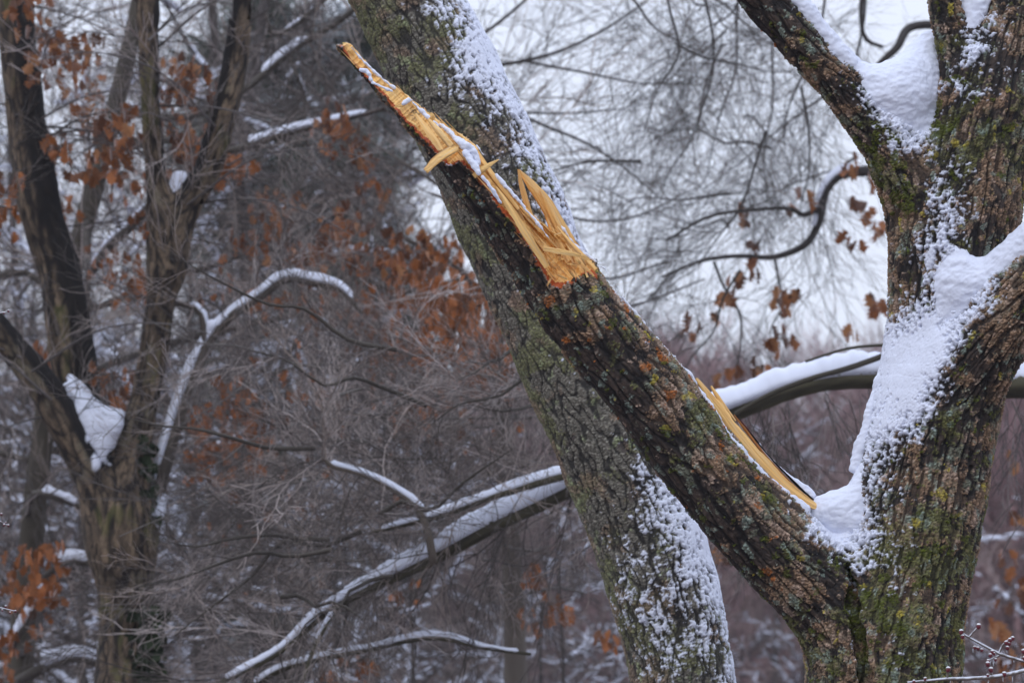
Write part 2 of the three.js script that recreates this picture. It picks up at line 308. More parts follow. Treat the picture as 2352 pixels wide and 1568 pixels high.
function heroSkin(x, y, z, nx, ny, nz, r, f) {
  const raw = f.raw(x, y, z), c = r.c;
  unP(x, y, z); const X = Q[0], Y = Q[1];
  if (raw < -0.0042 && X < 1420 && Y < 690) { // on the break
    cutAt(x, y, z);
    const { u, a, o } = cutInfo, rim = a - o;
    const g1 = noise(u * 0.012, a * 0.5, 2), g2 = noise(u * 0.03, a * 1.4, 6), g3 = fbm(u * 0.02, a * 0.12, 1, 2);
    r.h = 0.0008 * g2;
    const innerW = 8 + 2 * sstep(450, 520, u) + 1.6 * noise(u * 0.07, 1, 4) + 9 * sstep(112, 84, u) * (0.55 + 0.6 * noise(u * 0.13, a * 0.12, 8));
    if (rim < innerW) { r.k = INNER; const t = 0.5 + 0.5 * noise(u * 0.2, a * 0.4, 3); c[0] = lerp(0.30, 0.62, t); c[1] = lerp(0.045, 0.13, t); c[2] = lerp(0.008, 0.018, t); return; }
    r.k = WOOD;
    c[0] = 0.95; c[1] = 0.57; c[2] = 0.18;
    mix3(c, [0.60, 0.29, 0.07], clamp(0.25 + 1.1 * g1 + 0.3 * g2, 0, 1) * 0.75);
    mix3(c, [0.88, 0.63, 0.30], clamp(0.8 * g3 + 0.35 * g2, 0, 1));
    mix3(c, [0.30, 0.14, 0.045], sstep(0.28, 0.5, g2 - g1 * 0.3) * 0.5);
    mix3(c, [0.10, 0.06, 0.03], near(X, Y, 952, 258, 15) * clamp(0.6 + noise(u * 0.2, a * 0.25, 1) * 1.6, 0, 1));
    return;
  }
  // which limb, and where on it
  let w0 = 9, best = null, second = null, w1 = 9;
  for (const L of heroLimbs) { const q = limbPlace(L, x, y, z); if (q[0] < w0) { second = best; w1 = w0; best = q; w0 = q[0]; best.o = heroLimbs.indexOf(L) * 7.3; } else if (q[0] < w1) { second = q; w1 = q[0]; second.o = heroLimbs.indexOf(L) * 7.3; } }
  let [h, plate, tone] = fissures(best[1], best[2], best[3], best.o);
  if (second && w1 - w0 < 0.03) { const t = 0.5 - 0.5 * sstep(0, 0.03, w1 - w0), b = fissures(second[1], second[2], second[3], second.o); h = lerp(h, b[0], t); plate = lerp(plate, b[1], t); }
  const lump = fbm(x * 7, y * 7, z * 7, 2), fine = noise(x * 190, y * 190, z * 190), mid = noise(x * 75, y * 75, z * 75), coarse = fbm(x * 13, y * 13, z * 13, 3);
  r.h = 0.011 * lump + 0.0105 * h + 0.0012 * fine; r.k = BARK;
  c[0] = hb[0]; c[1] = hb[1]; c[2] = hb[2];
  mix3(c, PAL.brown, plate * clamp(0.45 + tone * 0.5 + mid * 0.8, 0, 1));
  mix3(c, [0.13, 0.11, 0.095], plate * sstep(0.2, 0.55, fine * 0.6 + mid * 0.5) * 0.5);
  // growth on the bark; upper and outer sides carry more of it
  const onLimb = X < 1800 ? 1 : 0, sideness = onLimb ? nx * 0.747 + ny * 0.665 : ny * 0.3 + r.face * 0.4;
  const ragged = 0.24 * noise(x * 48, y * 48, z * 48) + 0.20 * noise(x * 105, y * 105, z * 105) + 0.16 * fine;
  // crusts are made of small scales with dark bark between them
  worley(x * 105 + 0.8 * fine, y * 105, z * 105 + 0.8 * mid); const gran = sstep(0.02, 0.32, F2 - F1), gtone = 0.62 + 0.7 * FID / 255;
  let cover = 0, hgt = 0;
  const layer = (m, col, t) => { const k = sstep(0, 0.05, m) * t * (0.35 + 0.65 * gran); if (k > 0.02) { const v = gtone * (0.85 + 0.35 * fine); mix3(c, [col[0] * v, col[1] * v, col[2] * v], k); cover = Math.max(cover, k); hgt = Math.max(hgt, k * gran); } };
  const open = sstep(0.2, 0.62, plate), trunkGreen = near(X, Y, 2060, 1420, 190) + near(X, Y, 2140, 1250, 120) + 0.6 * near(X, Y, 2240, 300, 170) + near(X, Y, 2090, 330, 90) * 0.6;
  const n1 = fbm(x * 10 + 40, y * 10, z * 10, 2), n2 = fbm(x * 15, y * 15 + 70, z * 15, 2), n3 = fbm(x * 22, y * 22, z * 22 + 30, 2), n4 = noise(x * 26 + 9, y * 26, z * 26), n5 = noise(x * 34, y * 34 + 5, z * 34);
  const bare = 0.42 * fbm(x * 4.2 + 20, y * 4.2, z * 4.2, 2) + (onLimb ? 0.02 - 0.26 * sideness : 0.02);   // stretches of naked dark bark
  layer(n2 + ragged - bare + 0.06 * trunkGreen - 0.06, PAL.grey, 0.9 * open);
  layer(n1 + ragged - bare + 0.02 + 0.10 * sideness * onLimb - 0.10 * trunkGreen, PAL.tan, 0.95 * (0.25 + 0.75 * open));
  layer(n3 + ragged - bare * 0.6 - 0.20 + 0.12 * sideness * onLimb, PAL.pink, 0.9 * open);
  layer(n1 * -0.8 + ragged - bare * 0.5 - 0.30 + 0.42 * trunkGreen, PAL.olive, 0.95 * (0.4 + 0.6 * open));
  layer(n5 + ragged + 0.4 * n2 - 0.36, PAL.teal, 0.85 * open);
  layer(n4 + ragged + 0.5 * n1 - 0.56 + 0.18 * onLimb * sideness, PAL.rust, 0.95 * onLimb);
  layer(n4 * -1 + ragged + 0.5 * n2 - 0.62 + 0.12 * onLimb * sideness + 0.03 * trunkGreen, PAL.yellow, 0.9);
  layer(n3 * -1 + ragged - 0.40 + 0.5 * near(X, Y, 2010, 335, 65) + 0.5 * near(X, Y, 2075, 440, 60) + 0.34 * near(X, Y, 2000, 1400, 130) + 0.25 * near(X, Y, 2190, 250, 90) + 0.35 * near(X, Y, 1700, 1020, 45) + 0.2 * near(X, Y, 2130, 1250, 90), PAL.moss, 0.95);
  if (cover > 0.4) { r.k = LICH; r.h += 0.0040 * hgt + 0.0006; }
  // snow that stuck to the weather side
  const boost = 0.42 * near(X, Y, 2165, 745, 75) + 0.36 * near(X, Y, 2060, 900, 100) + 0.35 * near(X, Y, 2000, 1040, 65) + 0.2 * near(X, Y, 2150, 780, 70) + 0.30 * near(X, Y, 2190, 430, 85) + 0.26 * near(X, Y, 2150, 560, 90) + 0.55 * near(X, Y, 2080, 790, 80) + 0.35 * near(X, Y, 2090, 340, 55) + 0.4 * near(X, Y, 1990, 250, 50) + 0.62 * near(X, Y, 2105, 860, 105) + 0.5 * near(X, Y, 2040, 960, 90) + 0.45 * near(X, Y, 2160, 620, 90) + 0.30 * near(X, Y, 2170, 470, 75) + 0.55 * near(X, Y, 1965, 1190, 85) + 0.30 * near(X, Y, 2050, 1310, 120) + 0.26 * near(X, Y, 2050, 1500, 90) + 0.38 * near(X, Y, 1900, 1220, 60)
    + 0.5 * near(X, Y, 2060, 270, 85) + 0.45 * near(X, Y, 2240, 100, 75) + 0.28 * near(X, Y, 2230, 200, 90) + 0.4 * near(X, Y, 2290, 690, 60) + 0.3 * near(X, Y, 1920, 150, 70) + 0.12 * near(X, Y, 2140, 1150, 100);
  const sn = 0.55 * ny + boost + 0.45 * coarse + 0.36 * noise(x * 52, y * 64, z * 52) + 0.26 * noise(x * 110, y * 130, z * 110) + 0.20 * mid + 0.16 * fine - (onLimb ? 0.06 : 0) - 0.46 - 0.16 * (1 - plate);
  const thick = sstep(0.0, 0.45, sn);
  if (sn > 0) { r.k = SNOWC; r.h = lerp(r.h, 0.011 * lump + 0.001 * fine, thick * 0.8) + 0.0012 + 0.008 * thick; mix3(c, SNOW, 0.34 + 0.66 * sstep(0.02, 0.2, sn)); }
}
const heroBase = P(2030, 3000, 8.5); heroBase.y = 0;
const hero = thing('broken_tree', 'large lichen-crusted maple at the right with a splintered limb torn open to yellow wood', 'tree', heroBase);
{
  const lo = P(700, 3100, 8.9), hi = P(2700, -200, 7.9); const a = V3(Math.min(lo.x, hi.x), -0.1, -9.4), b = V3(Math.max(lo.x, hi.x) + 0.1, P(0, -190, 8.5).y + 0.1, -7.85);
  const geos = nearTree(heroLimbs, 0.07, 0.0027, a, b, heroSkin, heroExtra);
  const mats = [M.bark, M.lichen, M.snow, M.wood, M.inner], names = ['trunk', 'lichen', 'snow', 'exposed_wood', 'inner_bark'];
  geos.forEach((g, i) => { if (g) { const m = part(hero, names[i], g, mats[i], heroBase, i === 1 || i === 2 ? 'stuff' : undefined); if (i === 2) m.userData.label = 'snow stuck to the weather side of the bark'; } });
}
// snow lying in the forks: soft unions of rounded ridges
function snowCap(parent, base, lists, k, cell, label) {
  const limbs = lists.map((l) => makeLimb(l, 4)), f = field(limbs, k), lo = V3(1e9, 1e9, 1e9), hi = lo.clone().negate();
  for (const L of limbs) for (let i = 0; i <= L.n; i++) { lo.min(V3(L.x[i] - L.r[i], L.y[i] - L.r[i], L.z[i] - L.r[i])); hi.max(V3(L.x[i] + L.r[i], L.y[i] + L.r[i], L.z[i] + L.r[i])); }
  lo.addScalar(-0.03); hi.addScalar(0.03);
  const g = netMesh(f, lo, hi, cell), p = g.attributes.position, n = g.attributes.normal, c = new Float32Array(p.count * 3);
  for (let i = 0; i < p.count; i++) {
    const x = p.getX(i), y = p.getY(i), z = p.getZ(i), h = 0.007 * fbm(x * 14, y * 20, z * 14, 2) + 0.0034 * noise(x * 45, y * 70, z * 45) + 0.0016 * noise(x * 120, y * 150, z * 120);
    p.setXYZ(i, x + n.getX(i) * h, y + n.getY(i) * h, z + n.getZ(i) * h); c.set(SNOW, i * 3);
  }
  g.setAttribute('color', new THREE.BufferAttribute(c, 3)); g.computeVertexNormals();
  const m = part(parent, 'snow', g, M.snow, base); if (label) m.userData.label = label; return m;
}
snowCap(hero, heroBase, [
  [[1925, 128, 8.46, 24], [1965, 172, 8.47, 36], [2012, 206, 8.48, 48], [2070, 196, 8.5, 54], [2112, 146, 8.54, 46], [2136, 104, 8.57, 34]],
  [[2010, 225, 8.47, 46], [2056, 265, 8.49, 54], [2100, 300, 8.51, 46]],
  [[2070, 210, 8.49, 62], [2112, 220, 8.53, 56], [2112, 300, 8.53, 44]],
], 0.07, 0.0035, 'snow filling the upper fork');
snowCap(hero, heroBase, [[[1790, -60, 8.43, 22], [1838, 8, 8.43, 24], [1888, 78, 8.44, 25], [1945, 145, 8.45, 28]]], 0.03, 0.0035, 'strip of snow along the top of the upper left limb');
snowCap(hero, heroBase, [
  [[2186, 556, 8.40, 28], [2202, 640, 8.38, 48], [2188, 740, 8.42, 66], [2140, 830, 8.455, 60]],
  [[2202, 655, 8.39, 46], [2262, 652, 8.36, 48], [2332, 592, 8.32, 48], [2430, 505, 8.26, 46], [2560, 420, 8.2, 44]],
], 0.06, 0.0035, 'snow filling the fork of the right limb');
snowCap(hero, heroBase, [
  [[1868, 1168, 8.46, 20], [1920, 1172, 8.46, 40], [1968, 1146, 8.45, 38], [1994, 1085, 8.46, 28]],
  [[1910, 1180, 8.445, 42], [1975, 1195, 8.44, 48]],
], 0.05, 0.0035, 'snow filling the low fork beside the torn wood');
snowCap(hero, heroBase, [[[1967, 1075, 8.47, 15], [1976, 1040, 8.48, 18], [1994, 985, 8.48, 17], [2014, 905, 8.5, 14], [2034, 835, 8.51, 9]]], 0.03, 0.003, 'ridge of snow on the left edge of the stem');
snowCap(hero, heroBase, [[[2205, 130, 8.47, 16], [2222, 80, 8.48, 26], [2238, 20, 8.5, 34], [2262, -60, 8.52, 40]]], 0.03, 0.0035, 'snow between the two top stems');
snowCap(hero, heroBase, [
  [[1603, 892, 8.36, 5], [1625, 925, 8.355, 8], [1662, 982, 8.36, 7], [1708, 1040, 8.365, 8], [1752, 1088, 8.375, 8], [1800, 1132, 8.385, 11], [1850, 1172, 8.40, 13]],
], 0.02, 0.003, 'line of snow below the strip of torn wood');
snowCap(hero, heroBase, [
  [[1698, 968, 8.46, 3.5], [1732, 1014, 8.46, 5], [1780, 1068, 8.46, 6], [1820, 1104, 8.46, 9], [1862, 1138, 8.46, 14]],
], 0.02, 0.003, 'line of snow above the strip of torn wood');
for (const l of [[[1430, 682, 8.35, 3], [1452, 712, 8.35, 5], [1478, 742, 8.35, 4]], [[1508, 778, 8.36, 4], [1540, 818, 8.36, 6], [1562, 843, 8.36, 6], [1583, 858, 8.36, 7], [1598, 880, 8.36, 4]]]) snowCap(hero, heroBase, [l], 0.02, 0.0025);

// torn wood: slivers with a grain, thick in the middle, ragged at the ends
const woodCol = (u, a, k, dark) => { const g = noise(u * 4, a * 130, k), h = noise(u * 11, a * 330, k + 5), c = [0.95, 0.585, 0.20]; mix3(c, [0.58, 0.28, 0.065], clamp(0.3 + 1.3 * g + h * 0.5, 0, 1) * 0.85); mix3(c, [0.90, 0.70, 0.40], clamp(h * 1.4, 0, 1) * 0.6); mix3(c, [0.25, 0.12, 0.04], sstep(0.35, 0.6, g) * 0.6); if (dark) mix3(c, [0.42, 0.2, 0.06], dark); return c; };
let sliverNo = 0;
// edges: list of [x, y, depth, half width]; thick in metres; tilt turns the face upwards
function sliver(list, thick, o = {}) {
  const n = o.n ?? 26, m = Math.max(5, Math.min(15, Math.round(Math.max(...list.map((q) => q[3])) * 0.9))), curve = new THREE.CatmullRomCurve3(list.map(([x, y, d]) => P(x, y, d)), false, 'centripetal'), ws = list.map(([, , d, w]) => w * K * d), k = ++sliverNo * 3.7, pos = [], col = [], idx = [], toCam = V3();
  for (let i = 0; i <= n; i++) {
    const u = i / n, p = curve.getPoint(u), t = curve.getTangent(u), fr = u * (list.length - 1), j = Math.min(list.length - 2, Math.floor(fr)), w = lerp(ws[j], ws[j + 1], fr - j);
    toCam.copy(CAM).sub(p).normalize();
    const side = t.clone().cross(toCam).normalize(), out = side.clone().cross(t).normalize(); side.applyAxisAngle(t, o.tilt ?? 0); out.applyAxisAngle(t, o.tilt ?? 0);
    const th = thick * (0.55 + 0.45 * Math.sin(Math.PI * clamp(u, 0.03, 0.97)));
    for (let q = 0; q < 2 * m; q++) { // round the cross-section: front row then back row
      const front = q < m, a = front ? -1 + 2 * q / (m - 1) : 1 - 2 * (q - m) / (m - 1);
      const ragEnd = (i === 0 || i === n) ? rr(-0.5, 0.5) * Math.min(0.02, w) * (o.rag ?? 1) : 0, rag = 0.10 * noise(u * 9, a * 3, k) + 0.06 * noise(u * 30, a * 7, k);
      const v = p.clone().addScaledVector(side, -a * w * (1 + rag * (o.fray ?? 1))).addScaledVector(out, (front ? 0.5 : -0.5) * th * (1 - 0.35 * a * a) + 0.0012 * noise(u * 12, a * 4, k + (front ? 0 : 9)) + (o.groove ?? 1) * Math.min(0.004, w * 0.22) * noise(u * 2.5, a * w * 150, k + 3)).addScaledVector(t, ragEnd);
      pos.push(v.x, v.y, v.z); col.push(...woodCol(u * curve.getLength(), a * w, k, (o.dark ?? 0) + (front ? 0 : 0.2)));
    }
  }
  const R = 2 * m;
  for (let i = 0; i < n; i++) for (let q = 0; q < R; q++) { const a = i * R + q, b = i * R + (q + 1) % R; idx.push(a, b, a + R, b, b + R, a + R); }
  for (const [i, f] of [[0, 1], [n, 0]]) for (let q = 1; q < R - 1; q++) { const a = i * R; f ? idx.push(a, a + q + 1, a + q) : idx.push(a, a + q, a + q + 1); }
  const g = new THREE.BufferGeometry(); g.setAttribute('position', new THREE.Float32BufferAttribute(pos, 3)); g.setAttribute('color', new THREE.Float32BufferAttribute(col, 3)); g.setIndex(idx);
  const ng = g.toNonIndexed(); ng.computeVertexNormals();
  const s = part(hero, o.name ?? 'splinter', ng, o.mat ?? M.wood, heroBase); if (o.label) s.userData.label = o.label; return s;
}
reseed(5);
const DF = 8.22;  // depth of the front of the break
sliver([[1050, 338, DF - 0.05, 9], [1030, 348, DF - 0.07, 10], [1003, 366, DF - 0.085, 10], [979, 391, DF - 0.09, 7]], 0.007, { label: 'broad curled chip hanging off the break', tilt: 0.2 });
sliver([[1089, 404, DF - 0.04, 6], [1105, 391, DF - 0.05, 8], [1125, 378, DF - 0.05, 5], [1146, 366, DF - 0.05, 0.8]], 0.006);
sliver([[1250, 571, DF - 0.035, 5], [1283, 577, DF - 0.03, 6.5], [1320, 584, DF - 0.02, 5], [1352, 594, DF + 0.0, 3.5]], 0.006, { label: 'pale chip lying across the lower break' });
sliver([[1274, 539, DF + 0.02, 1.6], [1289, 535, DF + 0.015, 2]], 0.003);
sliver([[1303, 606, DF, 1], [1314, 607, DF - 0.005, 2.5], [1326, 609, DF, 1]], 0.003);
sliver([[1284, 598, DF, 2.4], [1291, 585, DF - 0.006, 1.6]], 0.003);
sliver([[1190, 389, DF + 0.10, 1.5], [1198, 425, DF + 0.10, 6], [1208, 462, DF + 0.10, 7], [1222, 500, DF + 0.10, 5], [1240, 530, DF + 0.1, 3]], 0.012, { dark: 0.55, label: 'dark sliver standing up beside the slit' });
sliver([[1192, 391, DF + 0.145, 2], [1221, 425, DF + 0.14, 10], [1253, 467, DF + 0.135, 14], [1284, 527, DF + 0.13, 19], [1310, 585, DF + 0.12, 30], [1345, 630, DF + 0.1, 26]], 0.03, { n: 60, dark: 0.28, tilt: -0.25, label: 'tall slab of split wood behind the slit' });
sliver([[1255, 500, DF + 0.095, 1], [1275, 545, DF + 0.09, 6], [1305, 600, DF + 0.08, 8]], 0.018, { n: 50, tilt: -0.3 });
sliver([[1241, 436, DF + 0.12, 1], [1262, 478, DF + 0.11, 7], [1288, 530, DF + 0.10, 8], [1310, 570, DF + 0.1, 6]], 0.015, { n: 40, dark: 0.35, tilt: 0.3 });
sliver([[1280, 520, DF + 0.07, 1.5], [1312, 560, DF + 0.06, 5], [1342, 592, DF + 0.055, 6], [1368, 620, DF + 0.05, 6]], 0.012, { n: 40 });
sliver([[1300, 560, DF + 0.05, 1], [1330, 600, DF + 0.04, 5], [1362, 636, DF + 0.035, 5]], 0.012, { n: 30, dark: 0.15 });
sliver([[1257, 657, DF - 0.02, 1.5], [1261, 648, DF - 0.02, 2.5], [1265, 640, DF - 0.005, 2]], 0.003, { dark: 0.7 });
sliver([[905, 246, DF + 0.01, 1], [925, 240, DF, 5], [946, 230, DF + 0.01, 3]], 0.01);
sliver([[1057, 342, DF - 0.01, 5], [1060, 334, DF - 0.015, 3], [1061, 324, DF - 0.02, 0.8]], 0.006, { dark: 0.4 });
sliver([[988, 276, DF - 0.02, 5], [994, 268, DF - 0.03, 6], [990, 259, DF - 0.03, 2]], 0.006);
sliver([[955, 262, DF + 0.01, 3], [975, 290, DF - 0.02, 7], [1000, 325, DF - 0.05, 8], [1012, 345, DF - 0.06, 6]], 0.012, { n: 40 });
sliver([[985, 275, DF - 0.02, 4], [1010, 305, DF - 0.05, 8], [1036, 335, DF - 0.06, 8]], 0.014, { n: 40 });
sliver([[1095, 345, DF + 0.02, 3], [1115, 380, DF + 0.01, 6], [1145, 420, DF + 0.0, 6], [1190, 480, DF - 0.01, 4]], 0.014, { n: 50, tilt: -0.2 });
sliver([[1140, 430, DF - 0.03, 2], [1170, 475, DF - 0.04, 7], [1210, 540, DF - 0.045, 9], [1255, 610, DF - 0.03, 7]], 0.012, { n: 60 });
sliver([[1165, 440, DF + 0.01, 1], [1185, 475, DF + 0.005, 3.5], [1203, 505, DF + 0.005, 2]], 0.008, { dark: 0.75 });
sliver([[935, 275, DF + 0.0, 1], [953, 285, DF - 0.02, 3], [961, 296, DF - 0.02, 1]], 0.004);
for (let i = 0; i < 18; i++) { // broom of small splinters at the foot of the break
  const x = rr(1265, 1350), y = 622 + rr(-30, 24) - Math.abs(x - 1300) * 0.1, l = rr(12, 34), a = rr(-0.5, 0.35) + 0.9; 
  sliver([[x, y, DF + rr(-0.01, 0.03), rr(1.5, 3)], [x - Math.cos(a) * l * 0.5, y - Math.sin(a) * l * 0.5, DF + rr(-0.02, 0.02), rr(1.2, 2.6)], [x - Math.cos(a) * l, y - Math.sin(a) * l, DF - rr(0.01, 0.03), 0.5]], 0.003, { n: 6, dark: rr(-0.1, 0.3) });
}
for (let i = 0; i < 72; i++) { // torn fibres standing off the face, along the grain
  const u = rr(90, i < 44 ? 470 : 760), o = oLine(u), w = rLine(u) - o, a = o + w * rr(0.12, 0.98), l = rr(35, 120), x = 1338 + u * PEDD[0] + a * PEDN[0], y = 720 + u * PEDD[1] + a * PEDN[1], sk = rr(-0.045, 0.045), c = cLine(u), bo = Math.sqrt(Math.max(36, 8100 - (o - c) * (o - c))) - 3, b = bo - (0.95 * w + 6) * ((a - o) / w) - 26 * Math.sin(Math.PI * (a - o) / w) * sstep(330, 120, u), dd = 8.30 - b * px1 - rr(0.004, 0.02), w0 = rr(0.5, 1.6);
  sliver([[x, y, dd + 0.012, w0], [x + l * 0.5 * (PEDD[0] + sk * PEDN[0]), y + l * 0.5 * (PEDD[1] + sk * PEDN[1]), dd - 0.004, w0], [x + l * (PEDD[0] + 1.4 * sk * PEDN[0]), y + l * (PEDD[1] + 1.4 * sk * PEDN[1]), dd - rr(0.002, 0.02), 0.4]], 0.004, { n: 10, dark: rr(-0.1, 0.45) });
}
// the strip where another stem tore off the limb's top
sliver([[1599, 869, 8.40, 3], [1624, 902, 8.395, 7], [1650, 938, 8.395, 12], [1688, 990, 8.40, 14], [1740, 1052, 8.405, 15], [1800, 1112, 8.41, 14], [1850, 1150, 8.415, 12], [1880, 1167, 8.42, 5]], 0.02, { n: 90, groove: 0.3, fray: 2.4, name: 'torn_strip', tilt: -0.35, label: 'long strip of bare wood on top of the limb' });
sliver([[1634, 887, 8.41, 2], [1645, 905, 8.41, 4], [1662, 930, 8.41, 4], [1690, 966, 8.415, 1.5]], 0.012, { n: 24, name: 'torn_strip', tilt: -0.3 });
sliver([[1686, 952, 8.43, 1.5], [1712, 986, 8.43, 3.2], [1760, 1048, 8.432, 3.2], [1830, 1122, 8.435, 3.2], [1884, 1166, 8.435, 2]], 0.008, { n: 60, name: 'inner_bark', mat: M.inner, dark: 1.2 });
sliver([[1690, 954, 8.444, 1.5], [1716, 984, 8.444, 2], [1764, 1044, 8.445, 1.6], [1836, 1118, 8.445, 2.6], [1888, 1165, 8.444, 2]], 0.010, { n: 60, fray: 4, name: 'bark_rim', mat: M.bark, dark: 2.2 });
// snow on the broken wood
for (const l of [
  [[806, 108, 8.27, 2], [835, 140, 8.27, 3], [870, 174, 8.27, 4], [905, 202, 8.27, 3]], [[828, 160, 8.22, 3], [845, 166, 8.215, 4], [852, 182, 8.21, 3]], [[856, 190, 8.21, 3], [880, 200, 8.2, 4], [900, 209, 8.2, 2.5]],
  [[926, 238, 8.2, 3], [938, 229, 8.21, 6], [948, 230, 8.22, 3]], [[948, 234, 8.24, 3], [975, 262, 8.23, 5], [1008, 290, 8.22, 5]],
  [[1010, 285, 8.21, 4], [1035, 306, 8.19, 7], [1062, 330, 8.17, 10], [1085, 345, 8.17, 9], [1096, 372, 8.17, 9]], [[1070, 352, 8.16, 8], [1090, 380, 8.15, 9], [1100, 398, 8.14, 6]],
  [[1095, 335, 8.23, 3], [1110, 355, 8.22, 4]], [[1108, 405, 8.13, 4], [1128, 432, 8.13, 6], [1150, 465, 8.14, 3]], [[1140, 402, 8.22, 3], [1170, 437, 8.21, 4], [1205, 476, 8.21, 3]], [[1204, 478, 8.21, 2], [1235, 512, 8.2, 3], [1262, 548, 8.2, 2]],
  [[1290, 520, 8.3, 2], [1325, 566, 8.3, 3], [1368, 600, 8.3, 3]], [[1196, 400, 8.37, 3], [1222, 425, 8.37, 6], [1240, 440, 8.37, 5]], [[1376, 612, 8.27, 2], [1388, 616, 8.27, 4], [1394, 624, 8.27, 2]],
]) snowCap(hero, heroBase, [l], 0.02, 0.0022, undefined);

// ───────────────────────── the leaning tree behind ─────────────────────────
const leanLimbs = [makeLimb([[1640, 3000, 9.7, 190], [1610, 2100, 9.7, 138], [1568, 1568, 9.7, 118], [1515, 1330, 9.7, 124], [1440, 1110, 9.7, 128], [1350, 900, 9.7, 126], [1262, 700, 9.7, 124], [1165, 480, 9.7, 126], [1060, 250, 9.7, 124], [935, 0, 9.7, 120], [840, -190, 9.7, 114]])];
function leanSkin(x, y, z, nx, ny, nz, r) {
  const q = limbPlace(leanLimbs[0], x, y, z), c = r.c;
  unP(x, y, z); const X = Q[0], Y = Q[1];
  const [h, plate, tone] = fissures(q[1] * 1.15, q[2] * 1.15, q[3] * 1.6, 51.7);
  const lump = fbm(x * 5, y * 5, z * 5, 2), fine = noise(x * 170, y * 170, z * 170), mid = noise(x * 62, y * 62, z * 62), coarse = fbm(x * 12, y * 12, z * 12, 3);
  r.h = 0.014 * lump + 0.0062 * h + 0.001 * fine; r.k = BARK;
  c[0] = 0.015; c[1] = 0.013; c[2] = 0.013;
  mix3(c, [0.125, 0.10, 0.082], plate * clamp(0.6 + 0.5 * (tone - 0.5) + mid * 0.7, 0, 1));
  const ragged = 0.18 * noise(x * 48, y * 48, z * 48) + 0.14 * fine, open = 0.15 + 0.85 * sstep(0.1, 0.42, plate);
  worley(x * 95 + 0.8 * fine, y * 95, z * 95 + 0.8 * mid); const gran = sstep(0.02, 0.32, F2 - F1), gtone = 0.62 + 0.7 * FID / 255;
  let cover = 0, hgt = 0;
  const layer = (m, col, t) => { const k = sstep(0, 0.06, m) * t * (0.35 + 0.65 * gran); if (k > 0.02) { const v = gtone * (0.85 + 0.35 * fine); mix3(c, [col[0] * v, col[1] * v, col[2] * v], k); cover = Math.max(cover, k); hgt = Math.max(hgt, k * gran); } };
  const n1 = fbm(x * 7 + 4, y * 7, z * 7, 2), n2 = fbm(x * 9, y * 9 + 17, z * 9, 2), n3 = fbm(x * 16, y * 16, z * 16 + 3, 2);
  const lb = 0.5 * fbm(x * 4, y * 4, z * 4 + 9, 2) + 0.12 * (nx * 0.87 + ny * 0.49);
  layer(n2 + ragged - lb + 0.16, [0.30, 0.28, 0.225], 0.92 * open);
  layer(n1 + ragged - lb - 0.04, [0.22, 0.225, 0.095], 0.9 * open);
  layer(-n2 + ragged - 0.12, [0.36, 0.26, 0.18], 0.85 * open);
  layer(n3 + ragged - 0.34, [0.33, 0.38, 0.20], 0.85 * open);
  layer(near(X, Y, 1195, 690, 30) * 0.9 + ragged - 0.4, [0.36, 0.25, 0.18], 0.9);
  if (cover > 0.4) { r.k = LICH; r.h += 0.0036 * hgt + 0.0006; }
  const side = nx * 0.87 + ny * 0.49;   // the side that leans to the sky
  const boost = 0.25 * near(X, Y, 1560, 1300, 150) + 0.2 * near(X, Y, 1500, 1480, 130) + 0.3 * near(X, Y, 1560, 1130, 70) + 0.2 * near(X, Y, 1100, 130, 130) + 0.22 * near(X, Y, 1270, 480, 90) - 0.2 * near(X, Y, 1060, 300, 60) - 0.25 * near(X, Y, 1600, 1420, 70);
  const low = sstep(1120, 1260, Y), sn = (0.62 - 0.24 * low) * side + low * (0.10 + 0.28 * near(X, Y, 1510, 1400, 150)) + boost + 0.55 * coarse + 0.40 * noise(x * 44, y * 58, z * 44) + 0.28 * noise(x * 95, y * 115, z * 95) + 0.20 * mid + 0.16 * fine + 0.5 * fbm(x * 5, y * 5 + 3, z * 5, 2) - 0.24 - 0.34 * (1 - plate);
  const thick = sstep(0, 0.4, sn);
  if (sn > 0) { r.k = SNOWC; r.h = lerp(r.h, 0.014 * lump + 0.0008 * fine, thick * 0.85) + 0.001 + 0.006 * thick; mix3(c, SNOW, 0.34 + 0.66 * sstep(0.02, 0.2, sn)); }
}
{
  const base = P(1640, 3000, 9.7); base.y = heightAt(base.x, base.z);
  const t = thing('leaning_tree', 'grey lichen-covered trunk leaning left behind the broken limb, snow plastered on its right side', 'tree', base);
  const lo = P(780, 3000, 9.7), geos = nearTree(leanLimbs, 0.05, 0.0034, V3(lo.x - 0.2, -0.1, -10.4), V3(P(1900, 0, 9.7).x + 0.3, P(0, -190, 9.7).y + 0.1, -8.9), leanSkin);
  ['trunk', 'lichen', 'snow'].forEach((n, i) => geos[i] && part(t, n, geos[i], [M.bark, M.lichen, M.snow][i], base, i ? 'stuff' : undefined));
}

// ───────────────────────── tubes, branches, twigs ─────────────────────────
const UPW = V3(0, 1, 0);
